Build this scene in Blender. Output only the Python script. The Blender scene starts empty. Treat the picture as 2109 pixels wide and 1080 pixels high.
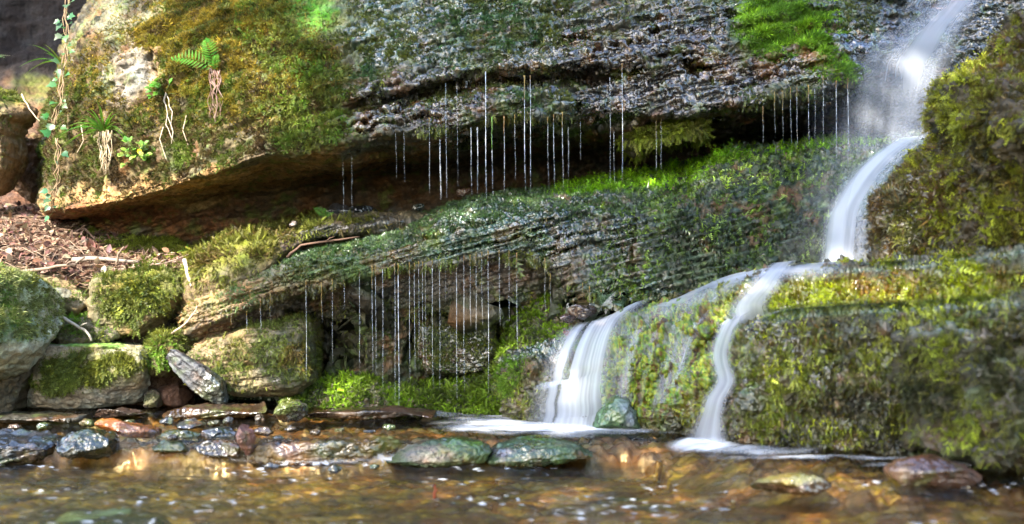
import bpy, math, random
import numpy as np
np.seterr(all='ignore')
from mathutils import Vector

random.seed(7)
RNG = np.random.default_rng(11)
R = math.radians
SC = bpy.context.scene
COL = SC.collection

# ------------------------------------------------------------------ camera, sky, sun, exposure
F, CX, HZ, ZC = 2050.0, 1054.5, 640.0, 0.40          # focal length in photo pixels, centre column, horizon row, eye height
cam = bpy.data.cameras.new('camera')
cam_o = bpy.data.objects.new('camera', cam); COL.objects.link(cam_o)
cam.sensor_width = 36.0
cam.lens = 36.0 * F / 2109.0
cam.shift_y = (HZ - 540.0) / 2109.0
cam_o.location = (0, 0, ZC); cam_o.rotation_euler = (R(90), 0, 0)
cam.clip_start = 0.02; cam.clip_end = 500
cam.dof.use_dof = True; cam.dof.focus_distance = 3.85; cam.dof.aperture_fstop = 1.7
SC.camera = cam_o

SUN = Vector((-0.50, -0.72, 0.70)).normalized()       # towards the sun
elev = math.asin(SUN.z); rot = math.atan2(SUN.x, SUN.y) % (2 * math.pi)
world = bpy.data.worlds.new('World'); SC.world = world; world.use_nodes = True
wn = world.node_tree; bg = wn.nodes['Background']
sky = wn.nodes.new('ShaderNodeTexSky'); sky.sky_type = 'NISHITA'; sky.sun_disc = False
sky.dust_density = 1.6; sky.air_density = 1.0; sky.ozone_density = 1.0; sky.sun_elevation = elev; sky.sun_rotation = rot
wn.links.new(sky.outputs[0], bg.inputs[0]); bg.inputs[1].default_value = 0.15
sl = bpy.data.lights.new('sun', 'SUN'); sl.energy = 2.6; sl.angle = R(0.5); sl.color = (1.0, 0.93, 0.80)
so = bpy.data.objects.new('sun', sl); COL.objects.link(so)
so.rotation_euler = (-SUN).to_track_quat('-Z', 'Y').to_euler(); so.location = (-4, -6, 8)
SC.view_settings.view_transform = 'Standard'; SC.view_settings.look = 'None'
SC.view_settings.exposure = 3.0; SC.view_settings.gamma = 1.0
SC.cycles.max_bounces = 8; SC.cycles.transparent_max_bounces = 24
SC.cycles.caustics_reflective = False; SC.cycles.caustics_refractive = False

# ------------------------------------------------------------------ numeric helpers
def W(px, py, Y):
    return np.array([Y * (px - CX) / F, Y, ZC + Y * (HZ - py) / F])

_G = np.array([[1,1,0],[-1,1,0],[1,-1,0],[-1,-1,0],[1,0,1],[-1,0,1],[1,0,-1],[-1,0,-1],
               [0,1,1],[0,-1,1],[0,1,-1],[0,-1,-1],[1,1,0],[-1,1,0],[0,-1,1],[0,-1,-1]], float)
_GT = _G.astype(np.float32)
def perlin(p, seed=0):
    p = np.asarray(p, np.float32); i0 = np.floor(p); f = p - i0; i = i0.astype(np.int32)
    w = f * f * f * (f * (f * 6 - 15) + 10)
    hx = [(i[:, 0] + d) * np.int32(73856093) for d in (0, 1)]; hy = [(i[:, 1] + d) * np.int32(19349663) for d in (0, 1)]
    hz = [(i[:, 2] + d) * np.int32(83492791) ^ np.int32((seed * 40503 + 77) & 0xfffffff) for d in (0, 1)]
    fx = [f[:, 0], f[:, 0] - 1]; fy = [f[:, 1], f[:, 1] - 1]; fz = [f[:, 2], f[:, 2] - 1]
    def corner(dx, dy, dz):
        h = hx[dx] ^ hy[dy] ^ hz[dz]
        h = ((h ^ (h >> 13)) * np.int32(1274126177)) >> 9
        g = _GT[h & 15]
        return g[:, 0] * fx[dx] + g[:, 1] * fy[dy] + g[:, 2] * fz[dz]
    r = []
    for dz in (0, 1):
        q = []
        for dy in (0, 1):
            a = corner(0, dy, dz); b = corner(1, dy, dz); q.append(a + w[:, 0] * (b - a))
        r.append(q[0] + w[:, 1] * (q[1] - q[0]))
    return r[0] + w[:, 2] * (r[1] - r[0])
def fbm(p, s, o=4, seed=0, kind='n', sc=(1, 1, 1), gain=.5):
    p = (np.asarray(p, np.float32) * (s * np.array(sc, np.float32))).astype(np.float32); a = 1.0; r = np.zeros(len(p), np.float32); t = 0
    for k in range(o):
        n = perlin(p + np.float32(17.3 * k + 100), seed + k)
        if kind == 'b': n = np.abs(n) * 2 - .4
        elif kind == 'r': n = .6 - np.abs(n) * 2
        r += a * n; t += a; a *= gain; p = p * np.float32(2.03)
    return r / t
def sstep(a, b, x):
    t = np.clip((x - a) / (b - a), 0, 1); return t * t * (3 - 2 * t)

def hermite(K, Y, T):
    """monotone cubic through Y (L, ...) at knots K (L), sampled at T"""
    L = len(K); h = np.diff(K); sh = (-1,) + (1,) * (Y.ndim - 1)
    d = np.diff(Y, axis=0) / h.reshape(sh)
    m = np.zeros_like(Y); m[0] = d[0]; m[-1] = d[-1]
    if L > 2:
        a, b = d[:-1], d[1:]; same = (a * b) > 0
        with np.errstate(divide='ignore', invalid='ignore'):
            hm = 2 * a * b / (a + b)
        m[1:-1] = np.where(same, hm, 0)
    j = np.clip(np.searchsorted(K, T, side='right') - 1, 0, L - 2)
    t = ((T - K[j]) / h[j]).reshape(sh); hh = h[j].reshape(sh)
    return ((2*t**3 - 3*t**2 + 1) * Y[j] + (t**3 - 2*t**2 + t) * hh * m[j] + (-2*t**3 + 3*t**2) * Y[j+1] + (t**3 - t**2) * hh * m[j+1])

def grid_faces(nv, nu, wrap=False):
    a = np.arange(nv - 1)[:, None] * nu; b = np.arange(nu if wrap else nu - 1)[None, :]
    b2 = (b + 1) % nu
    return np.stack([a + b, a + nu + b, a + nu + b2, a + b2], -1).reshape(-1, 4)

def normals(P, Fc):
    N = np.zeros_like(P)
    fn = np.cross(P[Fc[:, 2]] - P[Fc[:, 0]], P[Fc[:, 3]] - P[Fc[:, 1]])
    for k in range(4):
        for c in range(3): N[:, c] += np.bincount(Fc[:, k], fn[:, c], len(P))
    return N / (np.linalg.norm(N, axis=1, keepdims=True) + 1e-12)

class Surf: pass
def loft(lines, nu, nv, flip=False):
    """a sheet of rock through left-to-right feature lines given as (photo column, photo row, distance)"""
    u = np.linspace(0, 1, nu); L = []
    for ln in lines:
        a = np.array(ln, float); k = (a[:, 0] - a[0, 0]) / (a[-1, 0] - a[0, 0])
        L.append(hermite(k, a, u))
    L = np.array(L)
    P3 = np.stack([L[..., 2] * (L[..., 0] - CX) / F, L[..., 2], ZC + L[..., 2] * (HZ - L[..., 1]) / F], -1)
    d = np.linalg.norm(np.diff(P3, axis=0), axis=2).mean(1); K = np.concatenate([[0], np.cumsum(d)])
    T = np.linspace(0, K[-1], nv)
    G = hermite(K, P3, T)
    s = Surf(); s.P = G.reshape(-1, 3); s.F = grid_faces(nv, nu)
    s.u = np.tile(u, nv); s.v = np.repeat(T / K[-1], nu)
    s.N = normals(s.P, s.F)
    if flip: s.F = s.F[:, ::-1]; s.N = -s.N
    return s
def inflate(outline, Y, front, back, p=3.0, n=120, rings=40, tiltY=0.0):
    """a closed stone whose silhouette follows an outline, with its own thickness front and back"""
    o = np.array(outline, float); o = np.vstack([o, o[:1]])
    k = np.concatenate([[0], np.cumsum(np.linalg.norm(np.diff(o, axis=0), axis=1))]); T = np.linspace(0, k[-1], n, endpoint=False)
    b = np.stack([np.interp(T, k, o[:, c]) for c in (0, 1)], 1)
    for _ in range(2): b = (np.roll(b, 1, 0) + 2 * b + np.roll(b, -1, 0)) / 4
    B = np.array([W(x, y, Y) for x, y in b]); c = B.mean(0)
    r = np.concatenate([np.sin(np.linspace(0.02, 1, rings) * math.pi / 2), np.sin(np.linspace(1, 0.02, rings) * math.pi / 2)[1:]])
    sgn = np.concatenate([-np.ones(rings), np.ones(rings - 1)])
    prof = np.clip(1 - r ** p, 0, 1) ** (1 / p)
    P = c + r[:, None, None] * (B - c)[None]
    P[..., 1] += (np.where(sgn < 0, -front, back) * prof)[:, None]
    P[..., 1] += tiltY * (P[..., 2] - c[2])
    s = Surf(); s.P = P.reshape(-1, 3); s.F = grid_faces(len(r), n, True)
    s.N = normals(s.P, s.F)
    if np.mean(s.N[: n * 5, 1]) > 0: s.F = s.F[:, ::-1]; s.N = -s.N
    s.u = np.zeros(len(s.P)); s.v = s.u
    return s
def facet(s, k=9, lo=.62, hi=.9, seed=0):
    """cut random flat faces into a stone"""
    rg = np.random.default_rng(seed); c = s.P.mean(0); q = s.P - c; ext = np.abs(q).max(0) + 1e-6
    for _ in range(k):
        d = rg.normal(0, 1, 3); d[1] -= .5; d /= np.linalg.norm(d); e = d / ext; e /= np.linalg.norm(e)
        h = q @ e; lim = h.max() * rg.uniform(lo, hi); ov = np.maximum(h - lim, 0); q = q - ov[:, None] * e * .93
    s.P = q + c; s.N = normals(s.P, s.F)
    if (s.N * q).sum(1).mean() < 0: s.N = -s.N
    return s
def pxy(P): return CX + F * P[:, 0] / P[:, 1], HZ - F * (P[:, 2] - ZC) / P[:, 1]

def roughen(s, amp=.02, strata=.0, chunk=.006, fine=.002, dip=.2, seed=0, sc=1.0, lump=0.0):
    P = s.P; q = P.copy(); q[:, 2] = P[:, 2] - dip * P[:, 0] + .03 * fbm(P, 2.0, 2, seed + 90)
    d = amp * 2 * fbm(P, 3.0 * sc, 3, seed)
    if strata:
        n = fbm(q, 9 * sc, 3, seed + 5, sc=(.35, .35, 2.6)); d += strata * np.clip(n * 3.2, -1, 1)
        n = fbm(q, 24 * sc, 3, seed + 15, 'r', sc=(.35, .35, 2.2)); d += strata * .45 * n
    if chunk: d += chunk * 1.6 * fbm(P, 26 * sc, 3, seed + 9, 'b')
    if lump: d += lump * 1.8 * fbm(P, 11 * sc, 3, seed + 33, 'b')
    if fine: d += fine * 2 * fbm(P, 85 * sc, 2, seed + 12)
    s.P = P + s.N * d[:, None]
    s.disp = d
    N = normals(s.P, s.F)
    s.N = N if (N * s.N).sum(1).mean() > 0 else -N
    return s

def bedding(s, mask, amp, freq, dip, seed=0, warp=.45):
    """little overhanging steps along the bedding planes"""
    P = s.P; t = (P[:, 2] - dip * P[:, 0] + .1 * P[:, 1]) * freq + warp * 2 * fbm(P, 3.5, 3, seed + 600) + .3 * fbm(P, 18, 2, seed + 605)
    f = t - np.floor(t); saw = np.where(f < .85, 1 - f / .85, (f - .85) / .15) - .5
    k = np.clip(.4 + 2.2 * fbm(np.c_[P[:, :2], t / freq], 4, 3, seed + 610), 0, 1)
    s.P = P + s.N * (amp * saw * k * mask)[:, None]; N = normals(s.P, s.F); s.N = N if (N * s.N).sum(1).mean() > 0 else -N
    return s
def crack(s, lines, depth=.035, warp=14, seed=0):
    """open joints and hollows in the rock: (polyline of photo points, half width, depth factor)"""
    px, py = pxy(s.P); wx = px + warp * 2 * fbm(s.P, 9, 3, seed + 500); wy = py + warp * 2 * fbm(s.P, 9, 3, seed + 510)
    tot = np.zeros(len(s.P))
    for pts, hw, k in lines:
        pts = np.array(pts, float); best = np.full(len(px), 1e9)
        a0, b0 = pts.min(0) - 3 * hw - 40, pts.max(0) + 3 * hw + 40
        m = (wx > a0[0]) & (wx < b0[0]) & (wy > a0[1]) & (wy < b0[1]); x, y = wx[m], wy[m]; bb = np.full(len(x), 1e9)
        n = len(pts)
        for i in range(n - 1):
            d = pts[i+1] - pts[i]; t = np.clip(((x - pts[i][0]) * d[0] + (y - pts[i][1]) * d[1]) / (d @ d), 0, 1)
            w = hw * (1 - .75 * abs((i + t) / (n - 1) * 2 - 1) ** 2)
            bb = np.minimum(bb, np.hypot(x - pts[i][0] - t * d[0], (y - pts[i][1] - t * d[1])) / w)
        best[m] = bb; tot = np.maximum(tot, k * sstep(1.25, .35, best))
    s.P = s.P - s.N * (depth * tot)[:, None]; N = normals(s.P, s.F); s.N = N if (N * s.N).sum(1).mean() > 0 else -N
    return s
def blob(px, py, cx, cy, rx, ry, rot=0, soft=.45):
    c, si = math.cos(R(rot)), math.sin(R(rot)); x = px - cx; y = py - cy
    d = np.sqrt(((x * c + y * si) / rx) ** 2 + ((-x * si + y * c) / ry) ** 2)
    return sstep(1 + soft, 1 - soft, d)

def paint(s, base, wet, spots, var=.35, warp=35, seed=0, mottle=0.0):
    """spots: (cx, cy, rx, ry, rot, colour, strength, wet) - which rock, algae, moss or painted light covers which place"""
    px, py = pxy(s.P)
    wx = px + warp * 2 * fbm(s.P, 5, 4, seed + 70); wy = py + warp * 2 * fbm(s.P, 5, 4, seed + 80)
    c = np.tile(np.array(base, float), (len(s.P), 1)); w = np.full(len(s.P), float(wet))
    ba, bb = fbm(s.P, 22, 3, seed + 100), fbm(s.P, 27, 3, seed + 120)
    for i, (cx, cy, rx, ry, rt, colr, st, wt) in enumerate(spots):
        m = blob(wx, wy, cx, cy, rx, ry, rt) * st
        m = np.clip(m * (1 + 1.3 * (ba * math.cos(i * 2.1) + bb * math.sin(i * 2.1))), 0, 1)
        c = c * (1 - m[:, None]) + np.array(colr) * m[:, None]
        if wt is not None: w = w * (1 - m) + wt * m
    n = fbm(s.P, 14, 4, seed + 60) + .6 * fbm(s.P, 60, 2, seed + 61)
    c = c * np.clip(1 + var * 2 * n, .25, 2)[:, None]
    c = c * (1 - .58 * np.clip(w, 0, 1))[:, None]          # water soaked stone is darker
    if mottle:
        for k, (mc, fq) in enumerate((((.15, .065, .02), 8), ((.10, .15, .03), 11), ((.03, .022, .016), 17), ((.03, .02, .012), 34))):
            m = sstep(.06, .30, fbm(s.P, fq, 4, seed + 130 + 5 * k, gain=.65)) * mottle * (.75 if k < 3 else .6)
            c = c * (1 - m[:, None]) + np.array(mc) * m[:, None]
    h = fbm(s.P, 9, 3, seed + 65)[:, None] * np.array([.35, 0., -.3]); c = np.clip(c * (1 + h), .004, .9)
    s.col = c; s.wet = np.clip(w + np.where(w > .5, .9, .35) * fbm(s.P, 6, 4, seed + 68), 0, 1)
    return s

# ------------------------------------------------------------------ object helpers
def raw_mesh(name, P, Fc, k, smooth=True):
    me = bpy.data.meshes.new(name)
    P = np.ascontiguousarray(P, np.float32); Fc = np.ascontiguousarray(Fc, np.int32)
    me.vertices.add(len(P)); me.vertices.foreach_set('co', P.ravel())
    me.loops.add(Fc.size); me.loops.foreach_set('vertex_index', Fc.ravel())
    me.polygons.add(len(Fc)); me.polygons.foreach_set('loop_start', np.arange(0, Fc.size, k, dtype=np.int32))
    me.polygons.foreach_set('loop_total', np.full(len(Fc), k, np.int32))
    me.polygons.foreach_set('use_smooth', np.full(len(Fc), smooth))
    me.update(); me.validate()
    return me
def attr(me, name, arr):
    arr = np.asarray(arr, np.float32)
    if arr.ndim == 2:
        a = me.attributes.new(name, 'FLOAT_COLOR', 'POINT')
        a.data.foreach_set('color', np.hstack([arr, np.ones((len(arr), 1), np.float32)]).ravel())
    else:
        a = me.attributes.new(name, 'FLOAT', 'POINT'); a.data.foreach_set('value', arr)
def link(name, me, mat, parent=None):
    o = bpy.data.objects.new(name, me); COL.objects.link(o)
    if mat: me.materials.append(mat)
    if parent: o.parent = parent; o.matrix_parent_inverse = parent.matrix_world.inverted()
    return o
def tag(o, label, cat=None, group=None, kind=None):
    o['label'] = label
    if cat: o['category'] = cat
    if group: o['group'] = group
    if kind: o['kind'] = kind
    return o
def empty(name, loc):
    o = bpy.data.objects.new(name, None); COL.objects.link(o); o.location = [float(v) for v in loc]
    o.empty_display_size = .05
    bpy.context.view_layer.update(); return o
def rock(name, s, mat, parent=None):
    me = raw_mesh(name, s.P, s.F, 4); attr(me, 'col', s.col); attr(me, 'wet', s.wet)
    s.obj = link(name, me, mat, parent); return s.obj

class MB:
    """collects tubes, ribbons and leaves into ONE mesh with a colour per vertex"""
    def __init__(s): s.v = []; s.f = []; s.c = []
    def add(s, vs, fs, c):
        n = len(s.v); s.v += [tuple(map(float, v)) for v in vs]; s.f += [tuple(n + i for i in f) for f in fs]
        s.c += [tuple(c)] * len(vs) if not isinstance(c, list) else c
    def tube(s, pts, rad, c, k=6):
        pts = [Vector(p) for p in pts]; n = len(pts); vs = []; fs = []
        for i, p in enumerate(pts):
            t = (pts[min(i + 1, n - 1)] - pts[max(i - 1, 0)]).normalized()
            a = t.cross(Vector((0.13, 1, 0.21))).normalized(); b = t.cross(a)
            r = rad[i] if hasattr(rad, '__len__') else rad
            for j in range(k):
                w = 2 * math.pi * j / k; vs.append(p + r * (math.cos(w) * a + math.sin(w) * b))
        for i in range(n - 1):
            for j in range(k):
                fs.append((i*k + j, i*k + (j+1) % k, (i+1)*k + (j+1) % k, (i+1)*k + j))
        fs.append(tuple(range(k))[::-1]); fs.append(tuple(range((n-1)*k, n*k)))
        s.add(vs, fs, c)
    def ribbon(s, pts, wid, side, c, fold=.25):
        """a blade with a folded midrib"""
        vs = []; fs = []; n = len(pts); side = Vector(side).normalized()
        for i, p in enumerate(pts):
            p = Vector(p); t = (Vector(pts[min(i+1, n-1)]) - Vector(pts[max(i-1, 0)])).normalized()
            sd = (side - t * side.dot(t)).normalized(); nn = t.cross(sd); w = wid[i]
            vs += [p - sd * w + nn * w * fold, p, p + sd * w + nn * w * fold]
        for i in range(n - 1):
            a = i * 3; fs += [(a, a+1, a+4, a+3), (a+1, a+2, a+5, a+4)]
        s.add(vs, fs, c)
    def leaf(s, p, d, nrm, L, Wd, c, shape='oval', bend=.25):
        d = Vector(d).normalized(); n = Vector(nrm); n = (n - d * n.dot(d)).normalized(); sd = d.cross(n)
        pr = {'oval': [(0, .08), (.25, .85), (.55, 1), (.8, .6), (1, .03)],
              'ivy': [(0, .3), (.12, .95), (.3, .75), (.42, 1.05), (.6, .5), (1, .03)],
              'lance': [(0, .2), (.3, 1), (.6, .75), (1, .03)]}[shape]
        vs = []; fs = []
        for (t, w) in pr:
            q = Vector(p) + d * (t * L) - n * (bend * L * t * t)
            vs += [q - sd * w * Wd + n * .2 * w * Wd, q, q + sd * w * Wd + n * .2 * w * Wd]
        for i in range(len(pr) - 1):
            a = i * 3; fs += [(a, a+1, a+4, a+3), (a+1, a+2, a+5, a+4)]
        s.add(vs, fs, c)
    def build(s, name, mat, parent=None, smooth=True):
        me = bpy.data.meshes.new(name); me.from_pydata(s.v, [], s.f); me.update()
        if smooth: me.polygons.foreach_set('use_smooth', np.full(len(me.polygons), True))
        attr(me, 'col', np.array(s.c)); return link(name, me, mat, parent)

# ------------------------------------------------------------------ materials
def newmat(name):
    m = bpy.data.materials.new(name); m.use_nodes = True; nt = m.node_tree; nt.nodes.clear()
    out = nt.nodes.new('ShaderNodeOutputMaterial'); return m, nt, out
def node(nt, typ, **kw):
    n = nt.nodes.new(typ)
    for k, v in kw.items():
        if k in n.inputs.keys(): n.inputs[k].default_value = v
        else: setattr(n, k, v)
    return n
def mathn(nt, op, a, b=None, c=None):
    n = nt.nodes.new('ShaderNodeMath'); n.operation = op
    for i, v in enumerate((a, b, c)):
        if v is None: continue
        if isinstance(v, (int, float)): n.inputs[i].default_value = v
        else: nt.links.new(v, n.inputs[i])
    return n.outputs[0]
def rock_material(name, bump=.6, scale=1.0, chips=.5):
    m, nt, out = newmat(name); L = nt.links
    ca = node(nt, 'ShaderNodeAttribute', attribute_name='col'); wa = node(nt, 'ShaderNodeAttribute', attribute_name='wet')
    geo = node(nt, 'ShaderNodeNewGeometry')
    fl = node(nt, 'ShaderNodeAttribute', attribute_name='flow'); cmb = node(nt, 'ShaderNodeCombineXYZ'); cmb.inputs[0].default_value = 1; cmb.inputs[1].default_value = 1
    L.new(mathn(nt, 'SUBTRACT', 1.0, mathn(nt, 'MULTIPLY', fl.outputs['Fac'], .86)), cmb.inputs[2])
    vm = node(nt, 'ShaderNodeVectorMath', operation='MULTIPLY'); L.new(geo.outputs['Position'], vm.inputs[0]); L.new(cmb.outputs[0], vm.inputs[1])
    n1 = node(nt, 'ShaderNodeTexNoise', Scale=70 * scale, Detail=6, Roughness=.65); L.new(vm.outputs[0], n1.inputs['Vector'])
    n2 = node(nt, 'ShaderNodeTexNoise', Scale=260 * scale, Detail=3, Roughness=.6); L.new(geo.outputs['Position'], n2.inputs['Vector'])
    vo = node(nt, 'ShaderNodeTexVoronoi', Scale=55 * scale); L.new(vm.outputs[0], vo.inputs['Vector'])
    v = mathn(nt, 'MULTIPLY_ADD', n1.outputs[0], 1.5, .25); v2 = mathn(nt, 'MULTIPLY_ADD', n2.outputs[0], .9, .55)
    vv = mathn(nt, 'MULTIPLY', v, v2)
    mx = node(nt, 'ShaderNodeMix', data_type='RGBA', blend_type='MULTIPLY'); mx.inputs[0].default_value = 1
    L.new(ca.outputs['Color'], mx.inputs[6]); L.new(vv, mx.inputs[7])
    b = node(nt, 'ShaderNodeBsdfPrincipled'); L.new(mx.outputs[2], b.inputs['Base Color'])
    r = node(nt, 'ShaderNodeMapRange'); L.new(wa.outputs['Fac'], r.inputs[0]); r.inputs[3].default_value = .85; r.inputs[4].default_value = .07
    L.new(r.outputs[0], b.inputs['Roughness'])
    sp = node(nt, 'ShaderNodeMapRange'); L.new(wa.outputs['Fac'], sp.inputs[0]); sp.inputs[3].default_value = .25; sp.inputs[4].default_value = 1.0
    io = node(nt, 'ShaderNodeMapRange'); L.new(wa.outputs['Fac'], io.inputs[0]); io.inputs[3].default_value = 1.4; io.inputs[4].default_value = 1.58; L.new(io.outputs[0], b.inputs['IOR'])
    L.new(sp.outputs[0], b.inputs['Specular IOR Level'])
    n3 = node(nt, 'ShaderNodeTexNoise', Scale=62 * scale, Detail=2, Roughness=.45); L.new(vm.outputs[0], n3.inputs['Vector'])
    dry = mathn(nt, 'MULTIPLY', mathn(nt, 'SUBTRACT', 1.0, wa.outputs['Fac']), mathn(nt, 'ADD', mathn(nt, 'MULTIPLY', n1.outputs[0], .6), mathn(nt, 'MULTIPLY', n2.outputs[0], .4)))
    hsum = mathn(nt, 'ADD', n3.outputs[0], dry)
    hs = mathn(nt, 'ADD', hsum, mathn(nt, 'MULTIPLY', vo.outputs['Distance'], chips))
    bp = node(nt, 'ShaderNodeBump', Strength=bump, Distance=.012); L.new(hs, bp.inputs['Height']); L.new(bp.outputs[0], b.inputs['Normal'])
    L.new(b.outputs[0], out.inputs[0]); return m
M_ROCK = rock_material('wet layered rock', bump=.8, scale=.58, chips=.8)
M_STONE = rock_material('stream stone', bump=.28, scale=.8, chips=.2)
M_SOIL = rock_material('crumbly soil', bump=.9, scale=.8, chips=.9)

def leaf_material(name, rough=.5, trans=.35, spec=.4):
    m, nt, out = newmat(name); L = nt.links
    ca = node(nt, 'ShaderNodeAttribute', attribute_name='col')
    b = node(nt, 'ShaderNodeBsdfPrincipled', Roughness=rough); b.inputs['Specular IOR Level'].default_value = spec
    L.new(ca.outputs['Color'], b.inputs['Base Color'])
    t = node(nt, 'ShaderNodeBsdfTranslucent'); L.new(ca.outputs['Color'], t.inputs[0])
    mx = node(nt, 'ShaderNodeMixShader'); mx.inputs[0].default_value = trans
    L.new(b.outputs[0], mx.inputs[1]); L.new(t.outputs[0], mx.inputs[2]); L.new(mx.outputs[0], out.inputs[0]); return m
M_MOSS = leaf_material('moss', .55, .35, .3)
M_WETMOSS = leaf_material('dripping moss', .28, .3, .7)
M_LEAF = leaf_material('green leaf', .4, .4, .5)
M_DRY = leaf_material('dry leaf and twig', .8, .12, .2)

def veil_material():
    m, nt, out = newmat('falling water'); L = nt.links
    da = node(nt, 'ShaderNodeAttribute', attribute_name='dens')
    b = node(nt, 'ShaderNodeBsdfPrincipled', Roughness=.35); b.inputs['Base Color'].default_value = (.66, .71, .82, 1)
    t = node(nt, 'ShaderNodeBsdfTranslucent'); t.inputs[0].default_value = (.68, .73, .84, 1)
    m1 = node(nt, 'ShaderNodeMixShader'); m1.inputs[0].default_value = .35; L.new(b.outputs[0], m1.inputs[1]); L.new(t.outputs[0], m1.inputs[2])
    tr = node(nt, 'ShaderNodeBsdfTransparent')
    mx = node(nt, 'ShaderNodeMixShader'); L.new(mathn(nt, 'MULTIPLY', da.outputs['Fac'], .86), mx.inputs[0])
    L.new(tr.outputs[0], mx.inputs[1]); L.new(m1.outputs[0], mx.inputs[2]); L.new(mx.outputs[0], out.inputs[0]); return m
M_VEIL = veil_material()

def stream_material():
    m, nt, out = newmat('stream water'); L = nt.links
    fa = node(nt, 'ShaderNodeAttribute', attribute_name='foam_and_glint')
    geo = node(nt, 'ShaderNodeNewGeometry')
    mp = node(nt, 'ShaderNodeMapping'); mp.inputs['Scale'].default_value = (.7, 2.4, 1); L.new(geo.outputs['Position'], mp.inputs[0])
    n1 = node(nt, 'ShaderNodeTexNoise', Scale=20, Detail=4, Roughness=.62); L.new(mp.outputs[0], n1.inputs['Vector'])
    bp = node(nt, 'ShaderNodeBump', Strength=.9, Distance=.02); L.new(n1.outputs[0], bp.inputs['Height'])
    g = node(nt, 'ShaderNodeBsdfGlossy', Roughness=.03); L.new(bp.outputs[0], g.inputs['Normal'])
    tr = node(nt, 'ShaderNodeBsdfTransparent'); tr.inputs[0].default_value = (.88, .78, .56, 1)
    fr = node(nt, 'ShaderNodeFresnel', IOR=1.33); L.new(bp.outputs[0], fr.inputs['Normal'])
    mx = node(nt, 'ShaderNodeMixShader'); L.new(fr.outputs[0], mx.inputs[0]); L.new(tr.outputs[0], mx.inputs[1]); L.new(g.outputs[0], mx.inputs[2])
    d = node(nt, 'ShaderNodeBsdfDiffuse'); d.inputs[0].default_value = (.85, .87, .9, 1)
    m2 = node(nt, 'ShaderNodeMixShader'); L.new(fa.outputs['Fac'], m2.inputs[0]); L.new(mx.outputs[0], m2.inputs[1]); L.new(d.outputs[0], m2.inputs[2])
    L.new(m2.outputs[0], out.inputs[0]); return m
M_STREAM = stream_material()

# ------------------------------------------------------------------ moss: sprigs scattered over a rock
def tmpl_frond(n=6):
    v = []; f = []
    for i in range(n):
        z = i / n; w = .26 * (1 - .55 * z) 
        for sg in (-1, 1):
            k = len(v); z2 = z + .04 * (sg > 0)
            v += [(0, .03, z2), (0, .03, z2 + .17), (sg * w, .10, z2 + .24)]; f.append((k, k+1, k+2))
    k = len(v); v += [(-.05, 0, 0), (.05, 0, 0), (0, 0, 1.12)]; f.append((k, k+1, k+2))
    v = np.array(v); v[:, 1] += .35 * v[:, 2] ** 2 * -1 + .25 * v[:, 2]
    return v, np.array(f)
def tmpl_cushion(n=6):
    v = []; f = []
    for i in range(n):
        a = 2 * math.pi * i / n + .3 * (i % 2); c, s = math.cos(a), math.sin(a); k = len(v); r = .5 + .25 * (i % 3)
        v += [(-.13 * s, .13 * c, 0), (.13 * s, -.13 * c, 0), (r * c, r * s, .9 - .2 * (i % 2))]; f.append((k, k+1, k+2))
    return np.array(v), np.array(f)
T_FROND, T_CUSH = tmpl_frond(), tmpl_cushion()
T_FROND_S = tmpl_frond(4)

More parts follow.
